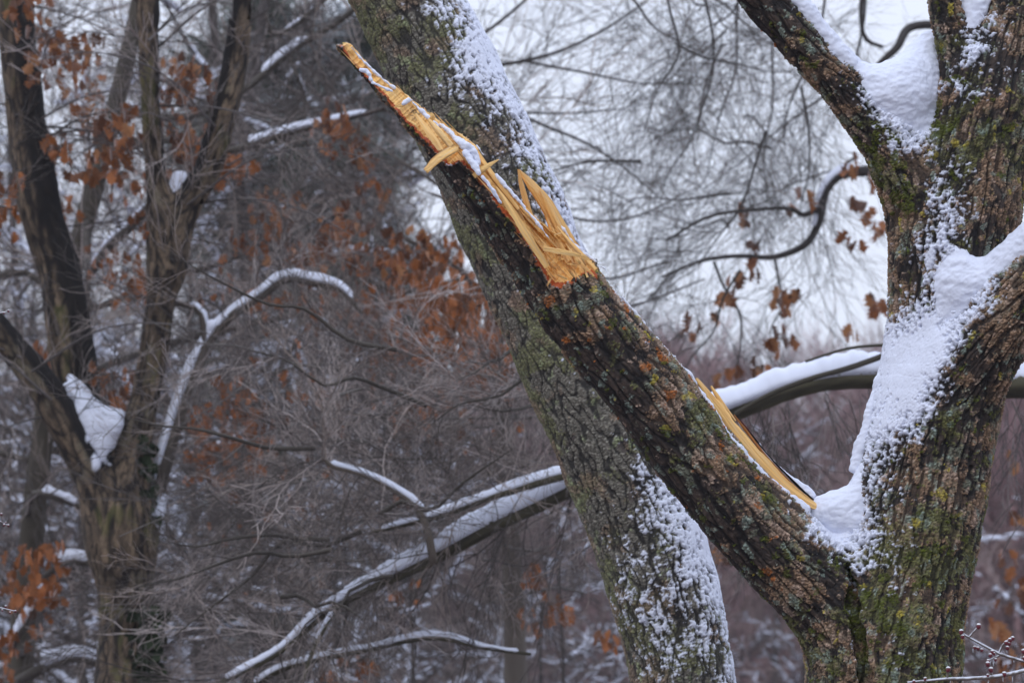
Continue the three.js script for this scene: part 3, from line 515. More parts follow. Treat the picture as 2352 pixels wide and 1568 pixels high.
// a round limb with bark relief, pts [x, y, d, r]
function tube(list, o = {}) {
  const c = list.map((q) => (q.isVector4 ? V3(q.x, q.y, q.z) : P(q[0], q[1], q[2]))), rs = list.map((q) => (q.isVector4 ? q.w : q[3] * K * q[2])), curve = new THREE.CatmullRomCurve3(c, false, 'centripetal');
  const len = curve.getLength(), m = o.m ?? 10, n = o.n ?? Math.max(4, Math.round(len / (o.step ?? 0.06))), pos = [], col = [], idx = [], k = o.k ?? rnd() * 90, base = o.color ?? [0.1, 0.08, 0.065], hi = o.high ?? [0.17, 0.145, 0.12], rel = o.relief ?? 0.05;
  let e1 = V3(0.2, 0.3, 1);
  const frames = [];
  for (let i = 0; i <= n; i++) {
    const u = i / n, p = curve.getPoint(u), t = curve.getTangent(u), f = u * (list.length - 1), j = Math.min(list.length - 2, Math.floor(f)), r = lerp(rs[j], rs[j + 1], f - j);
    e1 = e1.clone().addScaledVector(t, -e1.dot(t)).normalize(); const e2 = t.clone().cross(e1);
    frames.push({ p, t, r, u });
    for (let q = 0; q < m; q++) {
      const a = q / m * Math.PI * 2, d = e1.clone().multiplyScalar(Math.cos(a)).addScaledVector(e2, Math.sin(a)), s = u * len;
      const b = noise(Math.cos(a) * 2.2 + k, Math.sin(a) * 2.2, s * 3) + 0.6 * noise(Math.cos(a) * 5 + k, Math.sin(a) * 5, s * 9), rad = r * (1 + rel * b);
      pos.push(p.x + d.x * rad, p.y + d.y * rad, p.z + d.z * rad);
      const cc = [...base]; mix3(cc, hi, clamp(0.5 + b * 0.7, 0, 1)); if (o.tint) o.tint(cc, p, d, s); col.push(...cc);
    }
  }
  for (let i = 0; i < n; i++) for (let q = 0; q < m; q++) { const a = i * m + q, b = i * m + (q + 1) % m; idx.push(a, b, a + m, b, b + m, a + m); }
  for (const [i, f] of [[0, 1], [n, 0]]) for (let q = 1; q < m - 1; q++) { const a = i * m; f ? idx.push(a, a + q + 1, a + q) : idx.push(a, a + q, a + q + 1); }
  const g = new THREE.BufferGeometry(); g.setAttribute('position', new THREE.Float32BufferAttribute(pos, 3)); g.setAttribute('color', new THREE.Float32BufferAttribute(col, 3)); g.setIndex(idx); g.computeVertexNormals();
  g.userData.frames = frames; g.userData.curve = curve; return g;
}
// snow lying along a limb
function snowOn(frames, from, to, o = {}) {
  const pos = [], col = [], idx = [], m = 9, k = o.k ?? rnd() * 50; let rows = 0, gap = true;
  const sub = frames.filter((f) => f.u >= from && f.u <= to);
  const dense = []; for (let i = 0; i < sub.length - 1; i++) for (let j = 0; j < 2; j++) { const w = j / 2; dense.push({ p: sub[i].p.clone().lerp(sub[i + 1].p, w), t: sub[i].t, r: lerp(sub[i].r, sub[i + 1].r, w) }); }
  if (dense.length < 3) return null;
  dense.forEach((f, i) => {
    const edge = Math.min(1, i / 2, (dense.length - 1 - i) / 2), side = V3().crossVectors(f.t, UPW); const flat = side.length(); side.normalize(); const up = side.clone().cross(f.t).normalize();
    const h = edge * (o.h ?? 1) * (0.62 + 0.38 * flat) * Math.max(0.08, 0.9 + 0.5 * noise(i * 0.055, k, 1) + 0.22 * noise(i * 0.3, k, 4)) , wd = edge * (o.w ?? 1.0) * (0.96 + 0.22 * noise(i * 0.09, k, 9) + 0.12 * noise(i * 0.4, k, 2));
    for (let q = 0; q <= m - 1; q++) { const a = Math.PI * q / (m - 1), x = Math.cos(a) * f.r * wd, y = f.r * (0.12 + Math.sin(a) * Math.max(0.05, 0.92 + 0.75 * Math.max(0, h)) * edge); const v = f.p.clone().addScaledVector(side, x).addScaledVector(up, y); pos.push(v.x, v.y, v.z); col.push(...SNOW); }
    rows++;
  });
  for (let i = 0; i < rows - 1; i++) { for (let q = 0; q < m - 1; q++) { const a = i * m + q; idx.push(a, a + m, a + 1, a + 1, a + m, a + m + 1); } const a = i * m, b = i * m + m - 1; idx.push(a, b, a + m, b, b + m, a + m); }
  const g = new THREE.BufferGeometry(); g.setAttribute('position', new THREE.Float32BufferAttribute(pos, 3)); g.setAttribute('color', new THREE.Float32BufferAttribute(col, 3)); g.setIndex(idx); g.computeVertexNormals(); return g;
}
// sprays of twigs, one metre tall, used as copies
function thin(pts, r0, r1, col, m = 3) { // light tube
  const pos = [], c = [], idx = [], n = pts.length - 1; let e1 = V3(0.31, 0.2, 0.93);
  for (let i = 0; i <= n; i++) {
    const t = pts[Math.min(n, i + 1)].clone().sub(pts[Math.max(0, i - 1)]).normalize(); e1 = e1.clone().addScaledVector(t, -e1.dot(t)).normalize(); const e2 = t.clone().cross(e1), r = lerp(r0, r1, i / n), v = 0.8 + 0.4 * rnd();
    for (let q = 0; q < m; q++) { const a = q / m * 6.2832; pos.push(pts[i].x + r * (Math.cos(a) * e1.x + Math.sin(a) * e2.x), pts[i].y + r * (Math.cos(a) * e1.y + Math.sin(a) * e2.y), pts[i].z + r * (Math.cos(a) * e1.z + Math.sin(a) * e2.z)); c.push(col[0] * v, col[1] * v, col[2] * v); }
  }
  for (let i = 0; i < n; i++) for (let q = 0; q < m; q++) { const a = i * m + q, b = i * m + (q + 1) % m; idx.push(a, b, a + m, b, b + m, a + m); }
  const g = new THREE.BufferGeometry(); g.setAttribute('position', new THREE.Float32BufferAttribute(pos, 3)); g.setAttribute('color', new THREE.Float32BufferAttribute(c, 3)); g.setIndex(idx); g.computeVertexNormals(); return g;
}
function wander(p, dir, len, n, bend, wob) { const out = [p.clone()], d = dir.clone().normalize(); for (let i = 0; i < n; i++) { d.addScaledVector(bend, 1 / n).add(V3(rr(-wob, wob), rr(-wob, wob), rr(-wob, wob))).normalize(); out.push(out[i].clone().addScaledVector(d, len / n)); } return out; }
function makeSpray(s, fat = 1) {
  reseed(s); const gs = [], white = [1, 1, 1];
  const main = wander(V3(), V3(rr(-0.1, 0.1), 1, rr(-0.1, 0.1)), 1, 7, V3(rr(-1.6, 1.6), rr(-0.6, 0.1), rr(-0.6, 0.6)), 0.2); gs.push(thin(main, 0.0050 * fat, 0.0019 * fat, white));
  for (let i = 1; i < 8; i++) for (let q = 0; q < (i % 3 === 2 ? 2 : 1); q++) {
    const side = (i + q) % 2 ? 1 : -1, d0 = main[i].clone().sub(main[i - 1]).normalize(), out = V3(side * rr(0.6, 1), rr(-0.2, 0.3), rr(-0.5, 0.5));
    const tw = wander(main[i], d0.clone().multiplyScalar(0.85).add(out), rr(0.2, 0.5) * (1.1 - i * 0.07), 4, d0.clone().multiplyScalar(1.2), 0.24); gs.push(thin(tw, 0.0030 * fat, 0.0015 * fat, white));
    for (let w = 1; w < 4; w++) if (rnd() < 0.75) { const s2 = w % 2 ? 1 : -1; gs.push(thin(wander(tw[w], tw[w].clone().sub(tw[w - 1]).normalize().add(V3(s2 * rr(0.4, 0.9), rr(-0.1, 0.5), rr(-0.5, 0.5))), rr(0.06, 0.2), 2, V3(0, 0.3, 0), 0.15), 0.0024 * fat, 0.0014 * fat, white)); }
  }
  return mergeGeometries(gs);
}
const SPRAYS = [1, 2, 3, 4, 5, 6].map((s) => makeSpray(s * 31)), FINE = [7, 8, 9, 10].map((s) => makeSpray(s * 31, 0.6));
// twig copies: list of {p, dir, len, roll, c}
function sprays(parent, base, list, kinds = SPRAYS, name = 'twigs') {
  kinds.forEach((g, k) => {
    const mine = list.filter((_, i) => i % kinds.length === k); if (!mine.length) return;
    const im = new THREE.InstancedMesh(g, M.twig, mine.length), m4 = new THREE.Matrix4(), q = new THREE.Quaternion(), q2 = new THREE.Quaternion();
    mine.forEach((s, i) => { const d = s.dir.clone().normalize(); q.setFromUnitVectors(UPW, d); q2.setFromAxisAngle(d, s.roll ?? rnd() * 6.28); q2.multiply(q); m4.compose(s.p.clone().sub(base), q2, V3(s.fat ?? s.len, s.len, s.fat ?? s.len)); im.setMatrixAt(i, m4); im.setColorAt(i, new THREE.Color(...s.c)); });
    im.name = name; im.userData.kind = 'stuff'; im.castShadow = im.receiveShadow = true; parent.add(im);
  });
}
const TW = (l = 1) => { const t = rnd(), v = l * rr(0.75, 1.25) * (rnd() < 0.4 ? 2.1 : 0.66); return [lerp(0.125, 0.19, t) * v, lerp(0.10, 0.163, t) * v, lerp(0.085, 0.152, t) * v]; };
// twigs growing from a limb's frames
function fringe(frames, n, o = {}) {
  const out = [];
  for (let i = 0; i < n; i++) {
    const f = frames[Math.min(frames.length - 1, Math.floor(lerp(o.from ?? 0.1, o.to ?? 1, Math.pow(rnd(), o.pow ?? 1)) * frames.length))], side = V3(rr(-1, 1), rr(-1, 1), rr(-0.7, 0.7)); side.addScaledVector(f.t, -side.dot(f.t)).normalize();
    const dir = f.t.clone().multiplyScalar(rr(0.2, 0.9)).add(side).add(o.pull ?? V3());
    out.push({ p: f.p.clone(), dir, len: rr(o.l0 ?? 0.3, o.l1 ?? 1), c: TW(o.tone) });
  }
  return out;
}
// a branch as a part: tube, its snow as a sub-part; returns its frames
function branch(tree, base, list, o = {}) {
  const g = tube(list, { m: 8, step: 0.05, relief: 0.1, ...o }), fr = g.userData.frames, b = part(tree, o.name ?? 'branch', g, M.dullbark, base);
  for (const [a, c, h] of o.snow ?? []) { const s = snowOn(fr, a, c, { h, w: o.snowW }); if (s) part(b, 'snow', s, M.snow, base); }
  return fr;
}

// ───────────────────────── the forked tree at the left ─────────────────────────
reseed(200);
const DL = 15;
{
  const d = DL, base = P(270, 2300, d); base.y = heightAt(base.x, base.z);
  const t = thing('forked_tree', 'brown smooth-barked tree at the left with several stems and snow in its forks', 'tree', base);
  const L = [
    makeLimb([[270, 2450, d, 100], [275, 1750, d, 76], [290, 1450, d, 62], [284, 1290, d, 70], [280, 1190, d, 66]]),
    makeLimb([[268, 1260, d, 56], [222, 1110, d - 0.05, 46], [165, 1000, d - 0.1, 44], [95, 885, d - 0.1, 39], [10, 775, d - 0.12, 34], [-90, 660, d - 0.15, 31], [-240, 470, d - 0.2, 27], [-330, 250, d - 0.2, 22]]),
    makeLimb([[268, 1140, d + 0.12, 40], [222, 985, d + 0.2, 50], [168, 830, d + 0.25, 53], [142, 656, d + 0.3, 49], [92, 480, d + 0.35, 50], [62, 290, d + 0.4, 46], [40, 100, d + 0.4, 43], [30, -120, d + 0.4, 40]]),
    makeLimb([[286, 1230, d, 58], [306, 1040, d, 40], [336, 900, d, 34], [362, 740, d, 35], [382, 620, d, 36], [405, 520, d, 40], [440, 450, d, 34], [481, 375, d, 31], [531, 187, d, 30], [558, 0, d, 26], [580, -130, d, 24]]),
    makeLimb([[384, 610, d - 0.02, 28], [362, 480, d - 0.03, 27], [352, 360, d - 0.03, 23], [344, 220, d - 0.03, 22], [338, 0, d - 0.03, 26], [336, -130, d - 0.03, 24]]),
  ];
  const fork0 = P(0, 560, d).y, skin = (x, y, z, nx, ny, nz, r) => {
    let q = null, id = 0; L.forEach((l, i) => { const v = limbPlace(l, x, y, z); if (!q || v[0] < q[0]) { q = v; id = i; } });
    const c = r.c, [h, plate] = fissures(q[1] * 0.7, q[2] * 0.7, q[3] * 0.7, id * 9), lump = fbm(x * 6, y * 3.5, z * 6, 3), m = noise(x * 30, y * 12, z * 30), streak = noise(q[1] * 24, q[2] * 24, q[3] * 3 + id), e = fbm(x * 4, y * 2.5, z * 4 + 2, 2);
    r.k = BARK; r.h = 0.016 * lump + 0.005 * h + 0.002 * m;
    c[0] = 0.016; c[1] = 0.012; c[2] = 0.0105;
    mix3(c, [0.22, 0.158, 0.103], plate * clamp(0.65 + 0.7 * streak + 0.4 * m, 0, 1));
    mix3(c, [0.16, 0.155, 0.11], plate * sstep(0.1, 0.4, e + 0.3 * m) * 0.5);
    mix3(c, [0.10, 0.10, 0.03], sstep(0.2, 0.45, -e + 0.3 * m + (id === 0 ? 0.06 : -0.1)) * 0.55);
    // near-black faces, placed per stem by facing direction and noise
    const blackMask = id === 2 ? nx + 0.55 * e + 0.15 * m + 0.10 : id === 1 ? nx * 0.77 + ny * 0.63 - 0.30 + 0.4 * e : id === 3 ? (y > fork0 ? -nx * 0.9 - 0.15 + 0.4 * e : -1) : id === 4 ? nx - 0.7 + 0.4 * e : 0.7 * lump - 0.3;
    mix3(c, [0.010, 0.008, 0.008], sstep(-0.05, 0.15, blackMask) * 0.95);
    unP(x, y, z); const sn = 0.5 * ny + 0.5 * near(Q[0], Q[1], 215, 1010, 60) + 0.35 * near(Q[0], Q[1], 215, 1080, 40) + 0.5 * fbm(x * 12, y * 12, z * 12, 2) + 0.3 * m - 0.6;
    if (sn > 0) { r.k = SNOWC; r.h += 0.008 * sstep(0, 0.3, sn); mix3(c, SNOW, 0.5 + 0.5 * sstep(0, 0.15, sn)); }
  };
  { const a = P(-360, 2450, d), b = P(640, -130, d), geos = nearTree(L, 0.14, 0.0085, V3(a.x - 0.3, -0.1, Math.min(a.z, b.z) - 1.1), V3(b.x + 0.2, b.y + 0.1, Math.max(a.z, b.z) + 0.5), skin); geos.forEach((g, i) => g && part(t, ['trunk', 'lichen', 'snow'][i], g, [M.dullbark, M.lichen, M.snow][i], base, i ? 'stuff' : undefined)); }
  const all = L.map((l) => l.x.map((x, i) => ({ p: V3(x, l.y[i], l.z[i]), t: l.t[i], r: l.r[i], u: i / l.n })));
  snowCap(t, base, [[[150, 893, d - 0.02, 12], [178, 915, d + 0.02, 17], [215, 940, d - 0.06, 16], [262, 952, d - 0.1, 12], [275, 948, d - 0.1, 7]], [[160, 868, d + 0.06, 9], [178, 895, d + 0.04, 17], [188, 925, d - 0.02, 20]], [[192, 945, d - 0.09, 24], [228, 965, d - 0.12, 23], [264, 968, d - 0.13, 12]], [[208, 972, d - 0.08, 22], [240, 990, d - 0.10, 18], [264, 985, d - 0.15, 9]], [[220, 1000, d - 0.11, 20], [246, 1015, d - 0.12, 15]], [[228, 1025, d - 0.13, 10], [236, 1055, d - 0.14, 6]]], 0.08, 0.008, 'snow filling the main fork');
  snowCap(t, base, [[[394, 470, d - 0.03, 9], [400, 440, d - 0.02, 16], [412, 412, d, 20], [428, 410, d, 12]]], 0.05, 0.009, 'snow in the high fork');
  snowCap(t, base, [[[0, 738, d - 0.14, 5], [30, 780, d - 0.14, 6], [70, 835, d - 0.12, 7], [110, 885, d - 0.1, 8], [140, 910, d - 0.1, 9]]], 0.05, 0.009, 'strip of snow on the left stem');
  const br = { color: [0.06, 0.05, 0.04], high: [0.11, 0.09, 0.075] };
  const f1 = branch(t, base, [[325, 1230, d - 0.05, 22], [352, 1185, d, 18], [376, 1075, d, 16], [422, 925, d, 15], [456, 833, d, 14], [474, 790, d, 11], [524, 731, d, 11], [604, 674, d, 11], [655, 640, d, 11], [720, 648, d, 10], [780, 664, d, 8], [832, 722, d, 5]], { ...br, snowW: 1.1, snow: [[0.03, 0.985, 1.9]] });
  const f2 = branch(t, base, [[472, 795, d, 10], [468, 750, d, 9], [456, 712, d, 8], [425, 700, d, 7], [395, 697, d, 5]], { ...br, snow: [[0.05, 0.95, 1.5]] });
  snowCap(t, base, [[[330, 1140, d, 6], [345, 1160, d, 14], [360, 1175, d - 0.03, 18], [368, 1140, d, 14]], [[350, 1180, d - 0.05, 14], [362, 1208, d - 0.06, 5]]], 0.05, 0.009, 'snow at the foot of the arched branch');
  snowCap(t, base, [[[478, 760, d, 8], [486, 748, d, 14], [500, 742, d, 6]]], 0.05, 0.009);
  const lets = [];
  for (let i = 0; i < 34; i++) { const src = all[1 + (i % 4)], f0 = src[Math.floor(rr(0.3, 0.95) * src.length)]; unP(f0.p.x, f0.p.y, f0.p.z); const x0 = Q[0], y0 = Q[1], dd = Q[2] + rr(-0.2, 0.2), l = rr(180, 460) * (rnd() < 0.5 ? -1 : 1), up = rr(-0.5, 0.35), dz = rr(-1.2, 1.6); lets.push(...fringe(branch(t, base, [[x0, y0, dd, 3.2], [x0 + l * 0.35, y0 + Math.abs(l) * (up * 0.5 - 0.1), dd + dz * 0.4, 2.4], [x0 + l * 0.7, y0 + Math.abs(l) * (up * 0.8 - 0.06), dd + dz * 0.7, 1.7], [x0 + l, y0 + Math.abs(l) * up + 30, dd + dz, 1]], { color: [0.06, 0.05, 0.045], high: [0.17, 0.15, 0.145], m: 5, step: 0.07, name: 'branchlet' }), 11, { l0: 0.2, l1: 0.55, from: 0.05 })); }
  const tw = [...lets, ...fringe(f1, 46, { l0: 0.3, l1: 0.9 }), ...fringe(f2, 12, { l0: 0.2, l1: 0.6 })];
  for (const [i, n] of [[1, 14], [2, 20], [3, 30], [4, 14]]) tw.push(...fringe(all[i], n, { l0: 0.4, l1: 1.1, from: 0.3 }));
  sprays(t, base, tw);
  // ivy
  reseed(91);
  const lf = new THREE.BufferGeometry(); lf.setAttribute('position', new THREE.Float32BufferAttribute([0, 0, 0, -0.5, 0.25, 0.1, -0.35, 0.7, 0, 0, 1, -0.1, 0.35, 0.7, 0, 0.5, 0.25, 0.1], 3)); lf.setAttribute('color', new THREE.Float32BufferAttribute(Array(18).fill(1), 3)); lf.setIndex([0, 2, 1, 0, 3, 2, 0, 4, 3, 0, 5, 4]); lf.computeVertexNormals();
  const spots = []; for (let i = 0; i < 300; i++) { const low = rnd() < 0.72, x = low ? rr(300, 378) : rr(322, 360), y = low ? rr(1390, 1620) : rr(1000, 1210) , top = rnd(); spots.push(P(x - (low ? 0 : (1100 - y) * 0.06), y, d - rr(0.02, 0.16) * (low ? 1 : 0.7))); }
  const iv = new THREE.InstancedMesh(lf, M.needle, spots.length); spots.forEach((p, i) => { const s = rr(0.03, 0.065); iv.setMatrixAt(i, new THREE.Matrix4().compose(p, new THREE.Quaternion().setFromEuler(new THREE.Euler(rr(-0.6, 0.6), rr(-0.8, 0.8), rr(1.8, 4.4))), V3(s, s, s))); const v = rr(0.5, 1.3); iv.setColorAt(i, new THREE.Color(0.016 * v, 0.026 * v, 0.008 * v)); });
  iv.name = 'ivy'; iv.userData = { label: 'dark green ivy climbing the right side of the forked trunk at lower left', category: 'ivy', kind: 'stuff' }; scene.add(iv);
}

// ───────────────────────── oak leaves ─────────────────────────
function leafGeo(s) {
  reseed(s); const out = [], n = 9; // outline of a lobed oak leaf, one unit long
  for (let i = 0; i <= n; i++) { const u = i / n, lobe = (i % 2 ? 0.34 : 0.15) * Math.sin(Math.PI * Math.min(0.96, u * 0.9 + 0.08)) * 1.25; out.push([u, i === n ? 0.02 : lobe * rr(0.8, 1.2)]); }
  const pos = [], col = [], idx = []; const curl = rr(0.5, 1.3), fold = rr(0.3, 0.9);
  out.forEach(([u, w], i) => { for (const q of [-1, 0, 1]) { pos.push(q * w, -u + 0.06 * (q ? rr(-1, 1) : 0), Math.abs(q) * w * fold + curl * 0.18 * u * u + (q ? rr(-0.04, 0.04) : 0)); const v = q ? rr(0.7, 1.15) : 0.85; col.push(v, v, v); } });
  for (let i = 0; i < n; i++) for (const q of [0, 1]) { const a = i * 3 + q; idx.push(a, a + 3, a + 1, a + 1, a + 3, a + 4); }
  const g = new THREE.BufferGeometry(); g.setAttribute('position', new THREE.Float32BufferAttribute(pos, 3)); g.setAttribute('color', new THREE.Float32BufferAttribute(col, 3)); g.setIndex(idx); g.computeVertexNormals(); return g;
}
const LEAVES = [0, 1, 2, 3, 4, 5].map((i) => leafGeo(400 + i));
const LEAFM = [[0.36, 0.125, 0.036], [0.24, 0.08, 0.024], [0.43, 0.19, 0.075], [0.14, 0.052, 0.022]].map((c) => new THREE.MeshPhysicalMaterial({ vertexColors: true, color: new THREE.Color(...c), roughness: 0.85, transmission: 0.35, thickness: 0, side: THREE.DoubleSide }));
function leafBunches(tree, base, list, d0, d1, size, more = 1) { // list of [x, y, count, spread]
  let n = 0; const spare = [];
  for (const [x, y, c, sp] of list) { const d = rr(d0, d1); for (let i = 0; i < c * more; i++) {
    const sw = more > 1 ? 2.3 : 1.3, p = P(x + rr(-sp, sp) * sw, y + rr(-sp, sp) * sw, d + rr(-0.2, 0.2)).sub(base), s = size * rr(0.7, 1.2), q = new THREE.Quaternion().setFromEuler(new THREE.Euler(rr(-0.7, 0.7), rr(0, 6.28), rr(-0.75, 0.75)));
    const g = LEAVES[(rnd() * 6) | 0], mi = (rnd() * 4.2) | 0, m = LEAFM[Math.min(3, mi)];
    if (n++ < 296) { const l = new THREE.Mesh(g, m); l.name = 'leaf'; l.position.copy(p); l.quaternion.copy(q); l.scale.setScalar(s); l.castShadow = l.receiveShadow = true; tree.add(l); } else { const w = g.clone().scale(s, s, s).applyQuaternion(q).translate(p.x, p.y, p.z), cc = w.attributes.color.array, k = rr(0.4, 1.5); for (let b = 0; b < cc.length; b++) cc[b] *= k; spare.push(w); }
  } }
  if (spare.length) { const l = new THREE.Mesh(mergeGeometries(spare), LEAFM[0]); l.name = 'leaf'; l.userData.kind = 'stuff'; l.castShadow = l.receiveShadow = true; tree.add(l); }
}
reseed(300);
{ // oak standing behind the forked tree; its dim trunk rises at the far left
  const d = 18, base = P(40, 2000, d); base.y = heightAt(base.x, base.z);
  const t = thing('oak_tree', 'oak with a dim trunk and brown dead leaf clusters about the forked tree at left', 'tree', base);
  const bk = { color: [0.05, 0.042, 0.032], high: [0.10, 0.085, 0.065], m: 16, step: 0.08 };
  part(t, 'trunk', tube([[30, 2250, d, 44], [48, 1500, d, 30], [70, 1250, d, 29], [100, 980, d, 26], [150, 690, d, 24], [212, 440, d, 23], [290, 140, d, 20], [335, -80, d, 17]], bk), M.dullbark, base);
  const fr = [];
  const add = (l, snow) => fr.push(branch(t, base, l, { color: [0.06, 0.05, 0.042], high: [0.11, 0.095, 0.08], m: 7, step: 0.08, snow }));
  add([[195, 500, d, 12], [205, 620, d - 0.4, 12], [250, 565, d - 0.8, 11], [305, 515, d - 1, 10], [360, 450, d - 1.2, 8]], [[0.3, 0.95, 1.6]]);
  add([[240, 350, d, 12], [400, 320, d - 0.5, 10], [520, 347, d - 0.8, 9], [586, 328, d - 0.8, 9], [680, 300, d - 0.8, 8], [796, 272, d - 0.8, 7], [885, 248, d - 0.8, 5]], [[0.42, 0.97, 1.9]]);
  add([[265, 250, d, 12], [420, 270, d, 10], [558, 206, d, 9], [670, 117, d, 8], [800, 32, d, 7], [860, -30, d, 6]], [[0.45, 0.72, 1.9], [0.73, 0.85, 1.0]]);
  add([[661, 126, d, 5], [690, 190, d, 5], [703, 248, d, 4], [675, 337, d, 3.5], [642, 412, d, 3]], [[0.1, 0.5, 0.6]]);
  add([[609, 24, d, 4], [628, 80, d, 6], [712, 30, d, 6], [760, -20, d, 6]], [[0.3, 0.8, 1.0]]);
  add([[140, 720, d, 10], [240, 700, d - 0.3, 8], [380, 640, d - 0.5, 7], [520, 600, d - 0.5, 6], [640, 540, d - 0.5, 4]]);
  add([[110, 940, d, 12], [200, 860, d + 0.4, 9], [420, 780, d + 0.6, 8], [700, 720, d + 0.8, 7], [900, 680, d + 0.9, 5], [1080, 640, d + 1, 3]]);
  add([[90, 1040, d, 10], [300, 1000, d + 0.5, 8], [480, 960, d + 0.6, 6], [620, 930, d + 0.6, 4]]);
  add([[52, 1450, d, 10], [110, 1318, d - 1, 10], [160, 1289, d - 1, 9], [245, 1312, d - 1, 8], [290, 1365, d - 1, 5]], [[0.3, 0.7, 2.6], [0.7, 0.97, 2.2]]);
  add([[50, 1500, d, 10], [34, 1470, d - 1, 9], [85, 1386, d - 1, 8], [114, 1318, d - 1, 6]], [[0.3, 0.95, 2.6]]);
  add([[40, 1590, d, 14], [68, 1548, d - 1, 13], [171, 1510, d - 1, 12], [230, 1528, d - 1, 10], [255, 1560, d - 1, 6]], [[0.3, 0.97, 2.6]]);
  add([[60, 1180, d, 9], [97, 1132, d - 1, 8], [150, 1150, d - 1, 8], [186, 1166, d - 1, 5]], [[0.3, 0.97, 2.6]]);
  add([[80, 1060, d, 10], [40, 1050, d, 8], [-30, 1035, d, 7]], [[0.2, 0.97, 2.4]]);
  add([[130, 690, d, 9], [60, 625, d, 9], [-30, 640, d, 8]], [[0.2, 0.97, 2.4]]);
  const tw = []; for (const f of fr) tw.push(...fringe(f, 22, { l0: 0.4, l1: 1.3, from: 0.15 }));
  sprays(t, base, tw);
  leafBunches(t, base, [[60, 18, 7, 20], [72, 75, 6, 18], [150, 112, 6, 22], [178, 140, 9, 26], [205, 102, 4, 14], [96, 152, 5, 16], [192, 252, 7, 20], [232, 264, 3, 14], [410, 162, 6, 20], [442, 176, 7, 22], [395, 210, 6, 18], [395, 290, 6, 20], [440, 322, 6, 18], [432, 346, 3, 12], [272, 290, 8, 24], [255, 332, 8, 22], [280, 356, 7, 20], [222, 372, 4, 16], [298, 410, 5, 18], [492, 330, 4, 16], [520, 382, 5, 16], [12, 420, 5, 14], [8, 500, 6, 16], [125, 330, 5, 16], [120, 365, 5, 16], [145, 480, 4, 16], [92, 822, 7, 18], [122, 832, 7, 18], [152, 838, 4, 12], [262, 872, 7, 22], [245, 600, 4, 20], [280, 612, 4, 18], [300, 655, 5, 18], [330, 520, 5, 16], [262, 900, 3, 14], [420, 410, 4, 12], [470, 380, 5, 14], [545, 380, 4, 14], [100, 1275, 7, 18], [60, 1302, 7, 20], [112, 1342, 5, 16], [40, 1345, 6, 16], [62, 1402, 6, 18], [30, 1480, 5, 16], [305, 1472, 6, 20], [20, 1556, 5, 16]], d - 3.4, d - 1.0, 0.078, 3);
}
reseed(310);
{ // second oak, further back in the middle
  const d = 19, base = P(1020, 1900, d); base.y = heightAt(base.x, base.z);
  const t = thing('oak_tree', 'blurred oak with a loose cloud of rust-brown leaves left of the leaning trunk', 'tree', base);
  part(t, 'trunk', tube([[1190, 2000, d + 2, 34], [1180, 1400, d + 2, 26], [1150, 900, d + 1.6, 20], [1110, 500, d + 1, 15], [1080, 200, d + 1, 10]], { m: 12, step: 0.12 }), M.dullbark, base);
  const fr = []; const add = (l) => fr.push(branch(t, base, l, { m: 6, step: 0.12 }));
  add([[1150, 900, d + 1.6, 12], [1080, 780, d + 0.6, 8], [960, 700, d, 6], [800, 620, d, 4], [640, 560, d, 2.5]]); add([[1160, 960, d + 1.6, 10], [1040, 860, d, 7], [900, 800, d, 5], [700, 780, d, 3]]); add([[1130, 700, d + 1.2, 9], [1000, 580, d, 6], [860, 520, d, 4], [740, 470, d, 3]]); add([[1170, 1100, d + 1.8, 9], [1020, 980, d, 6], [860, 960, d, 4], [620, 1000, d, 3]]); add([[1120, 520, d + 1, 7], [1000, 420, d, 5], [860, 330, d, 3], [760, 250, d, 2]]);
  const tw = []; for (const f of fr) tw.push(...fringe(f, 26, { l0: 0.5, l1: 1.5 }));
  sprays(t, base, tw);
  leafBunches(t, base, [[570, 562, 4, 22], [600, 500, 4, 20], [642, 470, 5, 22], [762, 262, 5, 18], [790, 320, 6, 22], [822, 342, 4, 16], [690, 602, 4, 20], [622, 662, 3, 18], [700, 560, 4, 20], [782, 540, 5, 22], [792, 492, 4, 20], [832, 552, 6, 22], [852, 440, 4, 16], [932, 580, 8, 28], [945, 640, 9, 28], [1000, 592, 9, 26], [980, 662, 9, 30], [1012, 692, 10, 30], [1042, 722, 10, 30], [1000, 742, 9, 30], [1072, 732, 8, 26], [1092, 752, 8, 24], [960, 762, 8, 28], [885, 782, 6, 26], [1050, 822, 9, 30], [1002, 852, 8, 26], [1062, 872, 6, 22], [950, 965, 6, 16], [842, 722, 4, 18], [562, 950, 7, 24], [592, 972, 5, 20], [540, 902, 4, 18], [480, 1000, 7, 22], [500, 1052, 6, 20], [562, 1050, 4, 16], [470, 960, 4, 16], [455, 1060, 4, 16], [700, 880, 2, 20], [1120, 680, 6, 24], [1130, 850, 5, 20], [1150, 760, 5, 18], [900, 700, 5, 40], [980, 800, 6, 50], [1080, 660, 6, 40], [930, 860, 5, 40], [800, 700, 4, 40], [740, 640, 4, 40], [650, 760, 3, 40], [700, 980, 3, 50], [820, 900, 4, 50], [1040, 960, 4, 40], [880, 620, 5, 40], [1110, 800, 6, 30], [1230, 1322, 3, 14], [1282, 1382, 3, 14], [930, 1362, 2, 16], [1210, 1420, 2, 14], [820, 1530, 3, 18], [760, 1558, 3, 18], [1390, 1465, 2, 12], [700, 1170, 2, 18], [650, 1300, 2, 40], [560, 1180, 2, 40], [520, 640, 3, 30], [900, 1080, 2, 40], [1130, 940, 4, 30]], d - 3.6, d - 0.6, 0.076, 4.4);
}

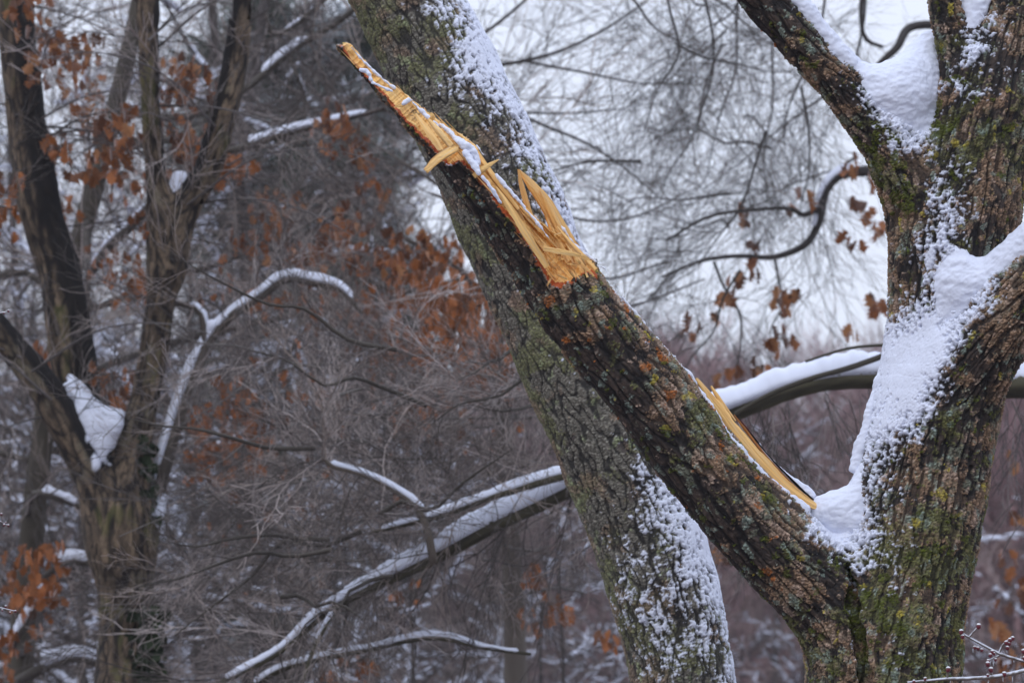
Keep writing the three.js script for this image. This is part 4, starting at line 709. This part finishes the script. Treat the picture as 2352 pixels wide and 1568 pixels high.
// ───────────────────────── the long snow-laden limb behind ─────────────────────────
reseed(320);
{
  const d = 13, base = P(2800, 2200, d); base.y = heightAt(base.x, base.z);
  const t = thing('bare_tree', 'tree whose long low snow-laden limb sweeps from right to lower left behind both trunks', 'tree', base);
  part(t, 'trunk', tube([[2800, 2500, d, 120], [2800, 1600, d, 95], [2790, 700, d, 80], [2770, -300, d, 60]], { m: 16, step: 0.15 }), M.dullbark, base);
  const br = { color: [0.022, 0.018, 0.014], high: [0.095, 0.085, 0.05], m: 18, step: 0.025, relief: 0.2 };
  const fr = [];
  fr.push(branch(t, base, [[2790, 830, d, 52], [2500, 880, d, 42], [2352, 885, d, 30], [2030, 866, d, 26], [1870, 879, d, 25], [1690, 940, d, 24], [1480, 1032, d, 23], [1290, 1130, d, 22], [1130, 1205, d, 21], [980, 1285, d, 19], [860, 1342, d, 14], [760, 1396, d, 11], [640, 1496, d, 8], [500, 1572, d, 6]], { ...br, snowW: 1.12, snow: [[0.05, 0.995, 1.8]] }));
  fr.push(branch(t, base, [[1420, 1062, d, 13], [1290, 1092, d - 0.1, 12], [1140, 1138, d - 0.1, 9], [1000, 1186, d - 0.1, 8], [850, 1224, d - 0.1, 4]], { ...br, m: 8, snow: [[0.03, 0.98, 1.8]] }));
  fr.push(branch(t, base, [[995, 1290, d - 0.15, 11], [985, 1235, d - 0.2, 10], [960, 1168, d - 0.2, 9], [900, 1122, d - 0.2, 7], [830, 1088, d - 0.2, 6], [760, 1068, d - 0.2, 6], [740, 1052, d - 0.2, 4]], { color: [0.11, 0.09, 0.07], high: [0.17, 0.14, 0.11], m: 8, snow: [[0.25, 0.98, 1.5]] }));
  fr.push(branch(t, base, [[775, 1388, d, 7], [745, 1440, d - 0.1, 6], [715, 1505, d - 0.1, 5], [690, 1580, d - 0.1, 4]], { ...br, m: 7, snow: [[0.05, 0.6, 0.9]] }));
  fr.push(branch(t, base, [[1220, 1502, d + 0.2, 4], [1115, 1488, d + 0.2, 5], [999, 1464, d + 0.2, 7], [849, 1490, d + 0.2, 7], [720, 1516, d + 0.2, 7], [640, 1540, d + 0.2, 7], [560, 1590, d + 0.2, 8]], { ...br, m: 8, snow: [[0.03, 0.97, 1.7]] }));
  fr.push(branch(t, base, [[2100, 790, d - 0.35, 7], [1960, 842, d - 0.4, 7], [1860, 870, d - 0.4, 6], [1770, 905, d - 0.4, 6], [1690, 950, d - 0.35, 5]], { color: [0.04, 0.034, 0.026], high: [0.07, 0.06, 0.04], m: 8 }));
  fr.push(branch(t, base, [[2060, 790, d - 0.1, 4], [1950, 800, d - 0.1, 3.5], [1850, 830, d - 0.1, 3]], { ...br, m: 6 }));
  const tw = [...fringe(fr[0], 60, { l0: 0.3, l1: 1.1, from: 0.45, pull: V3(-0.3, -0.15, -1) }), ...fringe(fr[1], 30, { l0: 0.2, l1: 0.7 }), ...fringe(fr[2], 34, { l0: 0.3, l1: 0.9 }), ...fringe(fr[3], 14, { l0: 0.2, l1: 0.6 }), ...fringe(fr[4], 30, { l0: 0.2, l1: 0.7 })];
  for (let i = 0; i < 46; i++) { const x = i < 36 ? rr(1480, 2010) : rr(2300, 2380); tw.push({ p: P(x, (i < 36 ? lerp(1000, 880, clamp((x - 1480) / 400, 0, 1)) : 900) + rr(0, 50), d + rr(-0.15, 0.6)), dir: V3(rr(-0.5, 0.4), -1, rr(-0.2, 0.2)), len: rr(0.4, 0.8), c: TW(0.8) }); }
  // long arching branchlets with their twigs, streaming down to the left
  for (let i = 0; i < 64; i++) {
    const fatter = i % 5 === 0 ? 1.9 : 1, kx = () => rr(-18, 18), x0 = rr(560, 1420), y0 = rr(780, 1380), l = rr(160, 520) * (i % 4 === 3 ? -0.6 : 1), dr = rr(-0.5, 0.8), dd = d + (i % 5 ? rr(0.3, 2.6) : rr(-0.9, -0.2)), f = branch(t, base, [[x0, y0, dd, 3.2 * fatter], [x0 - l * 0.2 + kx(), y0 + l * dr * 0.12 - 8 + kx(), dd, 2.8 * fatter], [x0 - l * 0.4 + kx(), y0 + l * (dr * 0.26 - 0.05) + kx(), dd - 0.1, 2.4 * fatter], [x0 - l * 0.6 + kx(), y0 + l * dr * 0.45 + kx(), dd - 0.15, 2 * fatter], [x0 - l * 0.8 + kx(), y0 + l * dr * 0.7 + kx(), dd - 0.2, 1.5 * fatter], [x0 - l, y0 + l * dr, dd - 0.25, 1]], { color: fatter > 1 ? [0.03, 0.025, 0.02] : [0.06, 0.05, 0.042], high: fatter > 1 ? [0.09, 0.075, 0.06] : [0.2, 0.18, 0.165], m: 5, step: 0.07, name: 'branchlet' });
    tw.push(...fringe(f, 19, { l0: 0.15, l1: 0.55, from: 0.05 }));
  }
  sprays(t, base, tw);
}

// ───────────────────────── trees whose crowns hang into the upper right ─────────────────────────
reseed(330);
{
  const d = 18, base = P(2900, 2200, d); base.y = heightAt(base.x, base.z);
  const t = thing('bare_tree', 'bare tree at upper right with drooping twigs and one crooked elbowed branch against bright sky', 'tree', base);
  part(t, 'trunk', tube([[2900, 2500, d, 70], [2880, 1200, d, 55], [2850, 0, d, 42], [2800, -700, d, 30]], { m: 12, step: 0.2 }), M.dullbark, base);
  const br = { color: [0.03, 0.026, 0.024], high: [0.07, 0.06, 0.055], m: 8, step: 0.06 }, fr = [];
  const add = (l, o = {}) => { const f = branch(t, base, l, { ...br, ...o }); fr.push(f); return f; };
  add([[2860, 200, d, 24], [2400, 340, d, 18], [2100, 385, d, 14], [2000, 392, d, 13], [1930, 402, d, 12], [1896, 440, d, 11], [1884, 500, d, 10], [1856, 556, d, 8], [1785, 589, d, 7], [1687, 588, d, 5], [1609, 600, d, 4], [1520, 636, d, 3]], { snow: [[0.3, 0.6, 1.0]] });
  add([[1878, 480, d, 8], [1844, 493, d - 0.05, 6], [1820, 480, d - 0.05, 5], [1726, 482, d - 0.1, 4.5], [1629, 497, d - 0.1, 4], [1531, 552, d - 0.1, 3]]);
  add([[2860, -100, d, 20], [2300, 60, d, 12], [2094, 62, d, 10], [2060, 110, d - 0.1, 9], [2015, 150, d - 0.1, 6]]);
  add([[1990, -60, d, 6], [1978, 30, d, 5], [1990, 90, d, 5], [2030, 108, d, 4]]);
  const droop = [[1790, -60, 1775, 240, 1762, 460], [1700, -60, 1690, 160, 1625, 400], [1900, -40, 1840, 180, 1800, 330], [1600, -60, 1640, 130, 1580, 330], [1520, -60, 1560, 120, 1480, 300], [1990, -40, 1960, 150, 1930, 260], [1420, -40, 1500, 60, 1640, 130], [1660, 100, 1600, 300, 1500, 470], [1760, 300, 1700, 480, 1600, 620], [1840, 200, 1860, 330, 1840, 470], [1700, 620, 1640, 760, 1560, 880], [1640, 600, 1700, 720, 1690, 860], [1780, 590, 1800, 700, 1770, 800]];
  reseed(335); for (let i = 0; i < 14; i++) { const x = rr(1250, 2000), y = rr(-60, 560), l = rr(120, 330) * (i % 3 ? -1 : 1), dd = d + rr(-1.5, 2.5), q = rr(-0.3, 0.8); add([0, 0.2, 0.4, 0.6, 0.8, 1].map((u) => [x + l * u + rr(-14, 14), y + Math.abs(l) * q * u + rr(-14, 14), dd, lerp(3.2, 1, u)]), { m: 6 }); }
  for (const [a, b, c, e, g, h] of droop) { const dd = d + rr(-1.5, 2); add([[a, b, dd, 3.4], [(a + c) / 2 + rr(-14, 14), (b + e) / 2, dd, 3], [c, e, dd, 2.5], [(c + g) / 2 + rr(-16, 16), (e + h) / 2, dd, 1.9], [g, h, dd, 1.2]], { m: 6 }); }
  const tw = []; fr.forEach((f, i) => { if (i !== 2) tw.push(...fringe(f, i < 2 ? 34 : i === 3 ? 10 : 22, { l0: 0.25, l1: 0.95, from: i < 1 ? 0.45 : 0.1, tone: 0.4, pull: V3(-0.15, -0.35, 0) })); });
  sprays(t, base, tw, FINE);
  leafBunches(t, base, [[1840, 440, 3, 12], [1812, 468, 2, 10], [1950, 362, 4, 12], [1942, 384, 3, 10], [1992, 404, 3, 10], [1972, 468, 6, 16], [1995, 480, 5, 14], [2008, 520, 5, 14], [1962, 540, 4, 12], [2010, 688, 5, 14], [1996, 684, 4, 12], [2020, 702, 4, 10], [1955, 750, 4, 12], [1800, 668, 6, 16], [1826, 660, 4, 14], [1815, 700, 4, 12], [1790, 764, 5, 16], [1806, 784, 4, 14], [1722, 480, 4, 20], [1738, 560, 4, 16], [1690, 640, 4, 16], [1662, 674, 4, 14], [1735, 605, 3, 14], [1592, 722, 3, 14], [1580, 758, 3, 14], [1700, 826, 3, 14], [1742, 832, 5, 16], [1765, 852, 4, 14], [1660, 856, 3, 14], [1644, 720, 3, 12], [1640, 1275, 3, 12], [1812, 1090, 3, 8], [1650, 1262, 3, 10], [2312, 1282, 6, 22], [2332, 1352, 7, 26], [2300, 1450, 6, 26], [2340, 1052, 4, 16], [2334, 1182, 4, 18], [2292, 1530, 7, 26], [2340, 1500, 6, 24]], d - 1, d + 1, 0.10);
}
reseed(340);
{
  const d = 20, base = P(1180, 2200, d); base.y = heightAt(base.x, base.z);
  const t = thing('bare_tree', 'bare tree hidden behind the leaning trunk, its fine branches reaching right across the sky', 'tree', base);
  part(t, 'trunk', tube([[1560, 2300, d, 40], [1430, 1200, d, 32], [1240, 620, d, 26], [1080, 200, d, 20], [1000, -100, d, 16]], { m: 10, step: 0.2 }), M.dullbark, base);
  const fr = [], br = { color: [0.035, 0.03, 0.028], high: [0.075, 0.065, 0.06], m: 7, step: 0.08 }, add = (l) => fr.push(branch(t, base, l, br));
  add([[1070, 190, d, 6.2], [1130, 155, d, 5.0], [1210, 138, d, 4.3], [1300, 112, d, 3.7], [1420, 48, d, 2.8], [1500, -10, d, 1.9]]); add([[1205, 140, d, 3.7], [1350, 168, d, 2.8], [1480, 192, d, 2.2], [1600, 190, d, 1.2]]); add([[1110, 235, d, 5.6], [1160, 250, d, 4.3], [1250, 288, d, 3.7], [1350, 330, d, 3.1], [1430, 382, d, 2.5], [1510, 450, d, 1.6]]); add([[1180, 258, d, 3.1], [1300, 260, d, 2.5], [1430, 250, d, 1.6]]); add([[1240, 470, d, 4.3], [1340, 505, d, 3.1], [1450, 500, d, 2.5], [1600, 430, d, 1.6]]); add([[1050, 120, d, 5.0], [1160, 40, d, 3.7], [1250, -40, d, 2.5]]); add([[1280, 620, d, 4.3], [1400, 640, d, 3.1], [1530, 600, d, 1.9]]); add([[1340, 720, d, 4.3], [1460, 700, d, 3.1], [1620, 640, d, 1.9]]);
  const tw = []; for (const f of fr) tw.push(...fringe(f, 14, { l0: 0.3, l1: 1.15, tone: 0.4, from: 0.15 }));
  sprays(t, base, tw, FINE);
}

// ───────────────────────── bare trees of the wood ─────────────────────────
// one tree: trunk, limbs, twig copies, about h metres tall, at its own origin
const CLUMP = (() => { const g = new THREE.IcosahedronGeometry(1, 1), p = g.attributes.position; for (let i = 0; i < p.count; i++) { const k = 1 + 0.25 * noise(p.getX(i) * 2, p.getY(i) * 2, p.getZ(i) * 2 + 5); p.setXYZ(i, p.getX(i) * k, Math.max(-0.5, p.getY(i)) * k, p.getZ(i) * k); } g.setAttribute('color', new THREE.Float32BufferAttribute(Array.from({ length: p.count * 3 }, (_, i) => SNOW[i % 3]), 3)); g.computeVertexNormals(); return g; })();
function bareTree(name, label, group, h, s, o = {}) {
  reseed(s); const t = thing(name, label, 'tree', V3(), group), lean = V3(rr(-0.12, 0.12), 0, rr(-0.1, 0.1)), tr = []; const r0 = h * 0.011 * (o.stout ?? 1);
  for (let i = 0; i <= 5; i++) { const u = i / 5; tr.push(new THREE.Vector4(lean.x * h * u + 0.03 * h * noise(s, u * 3, 1), h * 0.92 * u - (i ? 0 : 0.4), lean.z * h * u + 0.03 * h * noise(s, u * 3, 7), r0 * (1 - 0.85 * u))); }
  const bk = o.bark ?? { color: [0.045, 0.037, 0.034], high: [0.09, 0.075, 0.068] };
  const g = tube(tr, { m: 9, n: 12, ...bk }), curve = g.userData.curve, limbs = [], tw = []; part(t, 'trunk', g, M.dullbark);
  for (let i = 0; i < (o.limbs ?? 15); i++) {
    const u = rr(o.low ?? 0.18, 0.95), p = curve.getPoint(u), a = rr(0, 6.28), l = h * rr(0.2, 0.42) * (1.1 - u * 0.6), pts = wander(p, V3(Math.cos(a), rr(0.1, 0.9), Math.sin(a)), l, 5, V3(0, rr(-0.35, 0.6), 0), 0.16), r = r0 * (1 - 0.8 * u) * 0.42;
    limbs.push(tube(pts.map((q, j) => new THREE.Vector4(q.x, q.y, q.z, r * (1 - 0.8 * j / 5))), { m: 5, n: 8, ...bk }));
    for (let j = 0; j < (o.twigs ?? 20); j++) { const k = Math.min(4, Math.floor(rr(0.6, 5))), q = pts[k].clone().lerp(pts[k + 1], rnd()), dir = pts[k + 1].clone().sub(pts[k]).normalize().add(V3(rr(-1, 1), rr(-0.8, 0.9), rr(-1, 1))); tw.push({ p: q, dir, len: rr(0.6, 1.7) * (o.twigLen ?? 1), c: o.tone ? o.tone() : TW() }); }
  }
  part(t, 'limbs', mergeGeometries(limbs), M.dullbark, null, 'stuff');
  sprays(t, V3(), tw, o.kinds ?? SPRAYS);
  const im = new THREE.InstancedMesh(CLUMP, M.snow, tw.length * 2), q0 = new THREE.Quaternion();
  for (let i = 0; i < tw.length * 2; i++) { const w = tw[i >> 1], d = w.dir.clone().normalize(), k = i & 1 ? rr(0.05, 0.4) * w.len : 0; d.y *= 0.6; q0.setFromUnitVectors(V3(1, 0, 0), d.normalize()); const sz = rr(0.006, 0.016) * (rnd() < 0.12 ? 2.2 : 1); im.setMatrixAt(i, new THREE.Matrix4().compose(w.p.clone().addScaledVector(w.dir.clone().normalize(), k).add(V3(0, sz * 0.7, 0)), q0, V3(sz * rr(2, 9), sz, sz))); }
  im.name = 'snow'; im.userData.kind = 'stuff'; im.castShadow = im.receiveShadow = true; t.add(im);
  return t;
}
const put = (t, x, z, turn, sc = 1) => { t.position.set(x, heightAt(x, z), z); t.rotation.y = turn; t.scale.setScalar(sc); };
reseed(400);
const atX = (x, d) => P(x, 784, d).x;
{
  const mid = [
    [150, 27, 15, 'bare tree with upright grey twigs behind the far left stems'], [470, 30, 16, 'bare tree between the two stems of the forked tree, far behind'], [620, 25, 12, 'bare grey tree just right of the forked tree, thick with twigs'], [900, 33, 6.5, 'bare tree left of the leaning trunk, half hidden by rusty leaves'],
    [1500, 44, 14, 'bare mauve-grey tree under the middle of the sky gap'], [1760, 48, 14, 'bare mauve-grey tree between the broken limb and the right trunk'], [2300, 36, 15, 'bare tree at the right edge behind the trunk'], [330, 40, 18, 'tall bare tree far behind the forked stem'], [560, 44, 13, 'tall bare tree far behind the arched snowy branch'],
  ];
  mid.forEach(([x, d, h, label], i) => { if (i === 0 || i === 7) h = 10; const right = x > 1200, t = bareTree('bare_tree', label, undefined, right ? 7 : h < 9 ? h : h * 0.9, 500 + i * 7, { limbs: right ? 16 : 16, twigs: right ? 10 : 8, low: 0.08, twigLen: 1.15, tone: right ? () => { const c = TW(0.95); c[0] *= 1.12; return c; } : undefined }); reseed(900 + i); put(t, atX(x, d), P(x, 784, d).z, rr(0, 6)); });
}
{ // thicket of young trees that fills the left middle distance: each its own
  reseed(430);
  const proto = bareTree('young_tree', 'slender young bare tree in the tangled thicket behind the left tree', 'young trees in the thicket', 8, 611, { limbs: 20, twigs: 21, low: 0.03, twigLen: 0.7, stout: 0.7, kinds: [...SPRAYS.slice(0, 3), ...FINE] });
  const proto2 = bareTree('young_tree', 'slender young bare tree in the tangled thicket behind the left tree', 'young trees in the thicket', 9, 622, { limbs: 20, twigs: 21, low: 0.03, twigLen: 0.7, stout: 0.7, kinds: [...SPRAYS.slice(0, 3), ...FINE] });
  reseed(440);
  for (let i = 0; i < 20; i++) { const x = i < 11 ? rr(-60, 800) : i < 15 ? rr(960, 1350) : rr(1350, 2450), d = i < 15 ? rr(22, 36) : rr(38, 52); let t = i === 0 ? proto : i === 1 ? proto2 : (i % 2 ? proto2 : proto).clone(); if (i > 1) { t.name = numbered('young_tree'); scene.add(t); } const p = P(x, 784, d); put(t, p.x, p.z, rr(0, 6.3), i < 11 ? rr(0.75, 1.05) : i < 15 ? rr(0.45, 0.6) : rr(0.6, 0.75)); }
}
{ // pines behind
  const needles = (() => { reseed(71); const pos = [], col = []; for (let i = 0; i < 90; i++) { const a = rr(0, 6.28), e = rr(-0.5, 0.9), b = V3(rr(-0.12, 0.12), rr(0, 0.7), rr(-0.12, 0.12)), d = V3(Math.cos(a) * Math.cos(e), Math.sin(e) * 0.8 + 0.25, Math.sin(a) * Math.cos(e)).multiplyScalar(rr(0.25, 0.45)), s = V3().crossVectors(d, V3(rr(-1, 1), rr(-1, 1), rr(-1, 1))).normalize().multiplyScalar(0.014); for (const v of [b.clone().add(s), b.clone().sub(s), b.clone().add(d)]) { pos.push(v.x, v.y, v.z); col.push(1, 1, 1); } } const g = new THREE.BufferGeometry(); g.setAttribute('position', new THREE.Float32BufferAttribute(pos, 3)); g.setAttribute('color', new THREE.Float32BufferAttribute(col, 3)); g.computeVertexNormals(); return g; })();
  const pine = (x, d, h, s, label) => {
    reseed(s); const p = P(x, 784, d), base = V3(p.x, heightAt(p.x, p.z), p.z), t = thing('pine_tree', label, 'tree', base);
    part(t, 'trunk', tube([0, 0.3, 0.6, 1].map((u) => new THREE.Vector4(0.02 * h * u, h * u, 0, h * 0.012 * (1 - 0.9 * u))), { m: 8, n: 10 }), M.dullbark);
    const spots = [], boughs = [];
    for (let i = 0; i < 46; i++) { const u = rr(0.25, 0.98), a = rr(0, 6.28), l = h * 0.14 * (1.08 - u) + 0.4, o = V3(0.02 * h * u, h * u, 0), pts = wander(o, V3(Math.cos(a), rr(-0.1, 0.35), Math.sin(a)), l, 4, V3(0, 0.2, 0), 0.1); boughs.push(thin(pts, 0.03, 0.012, [0.07, 0.06, 0.05], 4)); for (let j = 0; j < 13; j++) { const k = Math.min(3, Math.floor(rr(0.8, 4))), q = pts[k].clone().lerp(pts[k + 1], rnd()).add(V3(rr(-0.4, 0.4), rr(-0.15, 0.2), rr(-0.4, 0.4))); spots.push([q, pts[k + 1].clone().sub(pts[k]).normalize()]); } }
    part(t, 'boughs', mergeGeometries(boughs), M.dullbark, null, 'stuff');
    const im = new THREE.InstancedMesh(needles, M.needle, spots.length); spots.forEach(([q, d2], i) => { const s2 = rr(0.8, 1.5); im.setMatrixAt(i, new THREE.Matrix4().compose(q, new THREE.Quaternion().setFromUnitVectors(UPW, d2.add(V3(rr(-0.4, 0.4), rr(0, 0.5), rr(-0.4, 0.4))).normalize()), V3(s2, s2, s2))); const v = rr(0.6, 1.2), w = rnd() < 0.25 ? 1 : 0; im.setColorAt(i, w ? new THREE.Color(0.5, 0.53, 0.55) : new THREE.Color(0.085 * v, 0.105 * v, 0.075 * v)); });
    im.name = 'needles'; im.userData.kind = 'stuff'; im.castShadow = im.receiveShadow = true; t.add(im);
  };
  pine(650, 36, 10.5, 81, 'grey-green pine dusted with snow left of the splintered tip'); pine(640, 42, 11, 82, 'hazy grey-green pine beyond the right stem of the forked tree');
}
{ // the far wood, one mass
  const g0 = []; reseed(700);
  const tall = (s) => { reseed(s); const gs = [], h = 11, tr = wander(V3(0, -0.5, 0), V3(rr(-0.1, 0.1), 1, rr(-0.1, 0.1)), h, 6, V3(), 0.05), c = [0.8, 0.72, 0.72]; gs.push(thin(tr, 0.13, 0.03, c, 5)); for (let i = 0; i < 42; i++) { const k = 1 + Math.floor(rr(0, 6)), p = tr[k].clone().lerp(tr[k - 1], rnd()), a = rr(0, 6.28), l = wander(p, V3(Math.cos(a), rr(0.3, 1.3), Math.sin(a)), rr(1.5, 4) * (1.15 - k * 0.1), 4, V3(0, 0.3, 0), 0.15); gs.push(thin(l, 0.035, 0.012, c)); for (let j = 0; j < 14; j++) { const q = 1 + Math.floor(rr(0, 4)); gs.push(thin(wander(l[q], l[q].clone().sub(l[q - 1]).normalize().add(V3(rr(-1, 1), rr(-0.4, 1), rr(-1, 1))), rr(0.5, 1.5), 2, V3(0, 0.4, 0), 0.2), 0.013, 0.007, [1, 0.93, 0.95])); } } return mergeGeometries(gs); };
  const kinds = [tall(701), tall(702), tall(703)], wood = new THREE.Group(); wood.name = 'far_wood'; wood.userData = { label: 'far wood of bare mauve-brown trees along the rise behind everything', category: 'wood', kind: 'stuff' };
  reseed(710);
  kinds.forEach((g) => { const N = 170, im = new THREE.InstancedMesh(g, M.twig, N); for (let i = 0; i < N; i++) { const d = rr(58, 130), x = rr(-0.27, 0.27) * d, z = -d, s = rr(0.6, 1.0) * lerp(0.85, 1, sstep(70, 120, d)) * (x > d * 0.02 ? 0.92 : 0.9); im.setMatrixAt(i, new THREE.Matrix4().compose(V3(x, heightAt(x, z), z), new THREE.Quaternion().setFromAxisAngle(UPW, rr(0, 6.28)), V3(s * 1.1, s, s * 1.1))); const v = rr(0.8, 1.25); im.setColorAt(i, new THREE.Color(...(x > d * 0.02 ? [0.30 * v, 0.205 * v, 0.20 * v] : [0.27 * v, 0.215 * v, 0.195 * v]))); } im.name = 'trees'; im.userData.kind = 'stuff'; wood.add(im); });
  scene.add(wood);
}

// ───────────────────────── budding twigs in the foreground ─────────────────────────
reseed(800);
{
  const rime = (c, p, dir) => { mix3(c, [0.7, 0.72, 0.77], sstep(0.0, 0.35, dir.y + 0.5 * noise(p.x * 90, p.y * 90, p.z * 90)) * 0.95); };
  function budTwig(label, d, lines, buds, drips) {
    const base = P(lines[0][lines[0].length - 1][0], lines[0][lines[0].length - 1][1], d), t = thing('budding_twig', label, 'twig', base, undefined);
    lines.forEach((l, i) => part(t, 'twig', tube(l.map(([x, y, r]) => [x, y, d, r]), { m: 10, n: l.length * 12, color: [0.10, 0.075, 0.06], high: [0.16, 0.12, 0.10], relief: 0.12, tint: rime }), M.twig, base));
    for (const [x, y, r] of buds) {
      const g = new THREE.SphereGeometry(1, 12, 9), p = g.attributes.position, c = []; for (let i = 0; i < p.count; i++) { const q = 1 + 0.12 * noise(p.getX(i) * 3 + x, p.getY(i) * 3, p.getZ(i) * 3); const py = p.getY(i), nip = py > 0.2 ? 1 - 0.45 * (py - 0.2) : 1; p.setXYZ(i, p.getX(i) * q * nip + 0.25 * Math.sin(x * 9) * py, py * q * 1.3, p.getZ(i) * q * nip); const v = 0.7 + 0.5 * rnd(); c.push(0.13 * v, 0.012 * v, 0.022 * v); }
      g.setAttribute('color', new THREE.Float32BufferAttribute(c, 3)); const s = r * K * d; g.scale(s, s, s); const at = P(x, y, d - 0.002); g.translate(at.x, at.y, at.z); g.computeVertexNormals(); const b = part(t, 'bud', g, M.bud, base);
      const cg = new THREE.SphereGeometry(s * 1.12, 10, 6, 0, 6.2832, 0, 1.15); cg.translate(at.x, at.y + s * 0.18, at.z); cg.setAttribute('color', new THREE.Float32BufferAttribute(Array(cg.attributes.position.count * 3).fill(0.78), 3)); part(b, 'rime', cg, M.snow, base);
    }
    for (const [x, y, l] of drips) { const s = 1.1 * K * d, h = l * K * d, g = new THREE.LatheGeometry([[0, 0], [s * 0.4, h * 0.1], [s * 0.75, h * 0.5], [s, h]].map(([a, b]) => new THREE.Vector2(a, b)), 7), at = P(x, y + l, d); g.translate(at.x, at.y, at.z); part(t, 'icicle', g, M.ice, base); }
  }
  budTwig('upper of two frosted twigs with red buds at the bottom right corner', 7.6, [[[2208, 1452, 2], [2227, 1464, 2.6], [2273, 1489, 3], [2297, 1501, 3.4], [2348, 1517, 3.6], [2420, 1534, 4]], [[2227, 1463, 2.4], [2238, 1450, 2.2], [2249, 1438, 1.8]], [[2296, 1499, 2.6], [2304, 1482, 2.4], [2314, 1472, 2], [2327, 1464, 1.6]], [[2296, 1505, 2.4], [2284, 1511, 2.2], [2274, 1515, 1.6]], [[2346, 1515, 2], [2349, 1505, 1.8], [2352, 1496, 1.6]]],
    [[2209, 1451, 5.2], [2212, 1462, 4.6], [2249, 1438, 5.6], [2240, 1487, 3.8], [2247, 1489, 4], [2256, 1493, 3.8], [2280, 1497, 4.2], [2276, 1505, 4.4], [2284, 1501, 3.6], [2312, 1476, 4.4], [2321, 1470, 4.6], [2327, 1466, 4.4], [2315, 1488, 4.4], [2320, 1478, 3.8], [2271, 1518, 4], [2288, 1515, 3.4], [2352, 1496, 5], [2354, 1512, 4.6]],
    [[2236, 1490, 9], [2314, 1492, 9], [2283, 1518, 12], [2276, 1517, 10], [2330, 1516, 6]]);
  budTwig('lower of two frosted twigs with red buds at the bottom right corner, running almost level', 7.5, [[[2085, 1567, 2.2], [2130, 1563, 3], [2177, 1559, 3.6], [2227, 1558, 4], [2273, 1555, 4.2], [2314, 1549, 4.4], [2352, 1540, 4.6], [2430, 1516, 5]], [[2177, 1557, 2], [2178, 1547, 2], [2179, 1541, 2]], [[2281, 1556, 2.4], [2278, 1545, 2], [2274, 1528, 1.6]], [[2273, 1562, 2], [2268, 1580, 2]]],
    [[2179, 1537, 5.4], [2277, 1538, 5.4], [2270, 1525, 5.2], [2308, 1548, 5], [2100, 1565, 3.6], [2270, 1551, 3.4], [2126, 1559, 3.6]],
    [[2305, 1556, 10], [2327, 1554, 14], [2240, 1563, 6], [2213, 1563, 5], [2184, 1563, 5]]);
  budTwig('lowest of three small budding twigs poking in at the left edge', 8.4, [[[34, 1404, 1.2], [10, 1398, 1.6], [-30, 1390, 2]]], [[34, 1404, 2.6], [22, 1407, 2.4], [12, 1393, 2.6], [4, 1402, 2.4]], []);
  budTwig('middle of three small budding twigs poking in at the left edge', 8.4, [[[18, 1207, 1.2], [4, 1200, 1.5], [-30, 1180, 2]], [[4, 1200, 1.2], [2, 1182, 1.2]]], [[18, 1207, 2.6], [8, 1206, 2.4], [2, 1181, 2.6], [12, 1200, 2]], []);
  budTwig('topmost of three small budding twigs poking in at the left edge', 8.4, [[[18, 715, 1.2], [4, 718, 1.5], [-30, 724, 2]]], [[18, 714, 2.6], [8, 719, 2.2]], []);
}
renderer.render(scene, camera);
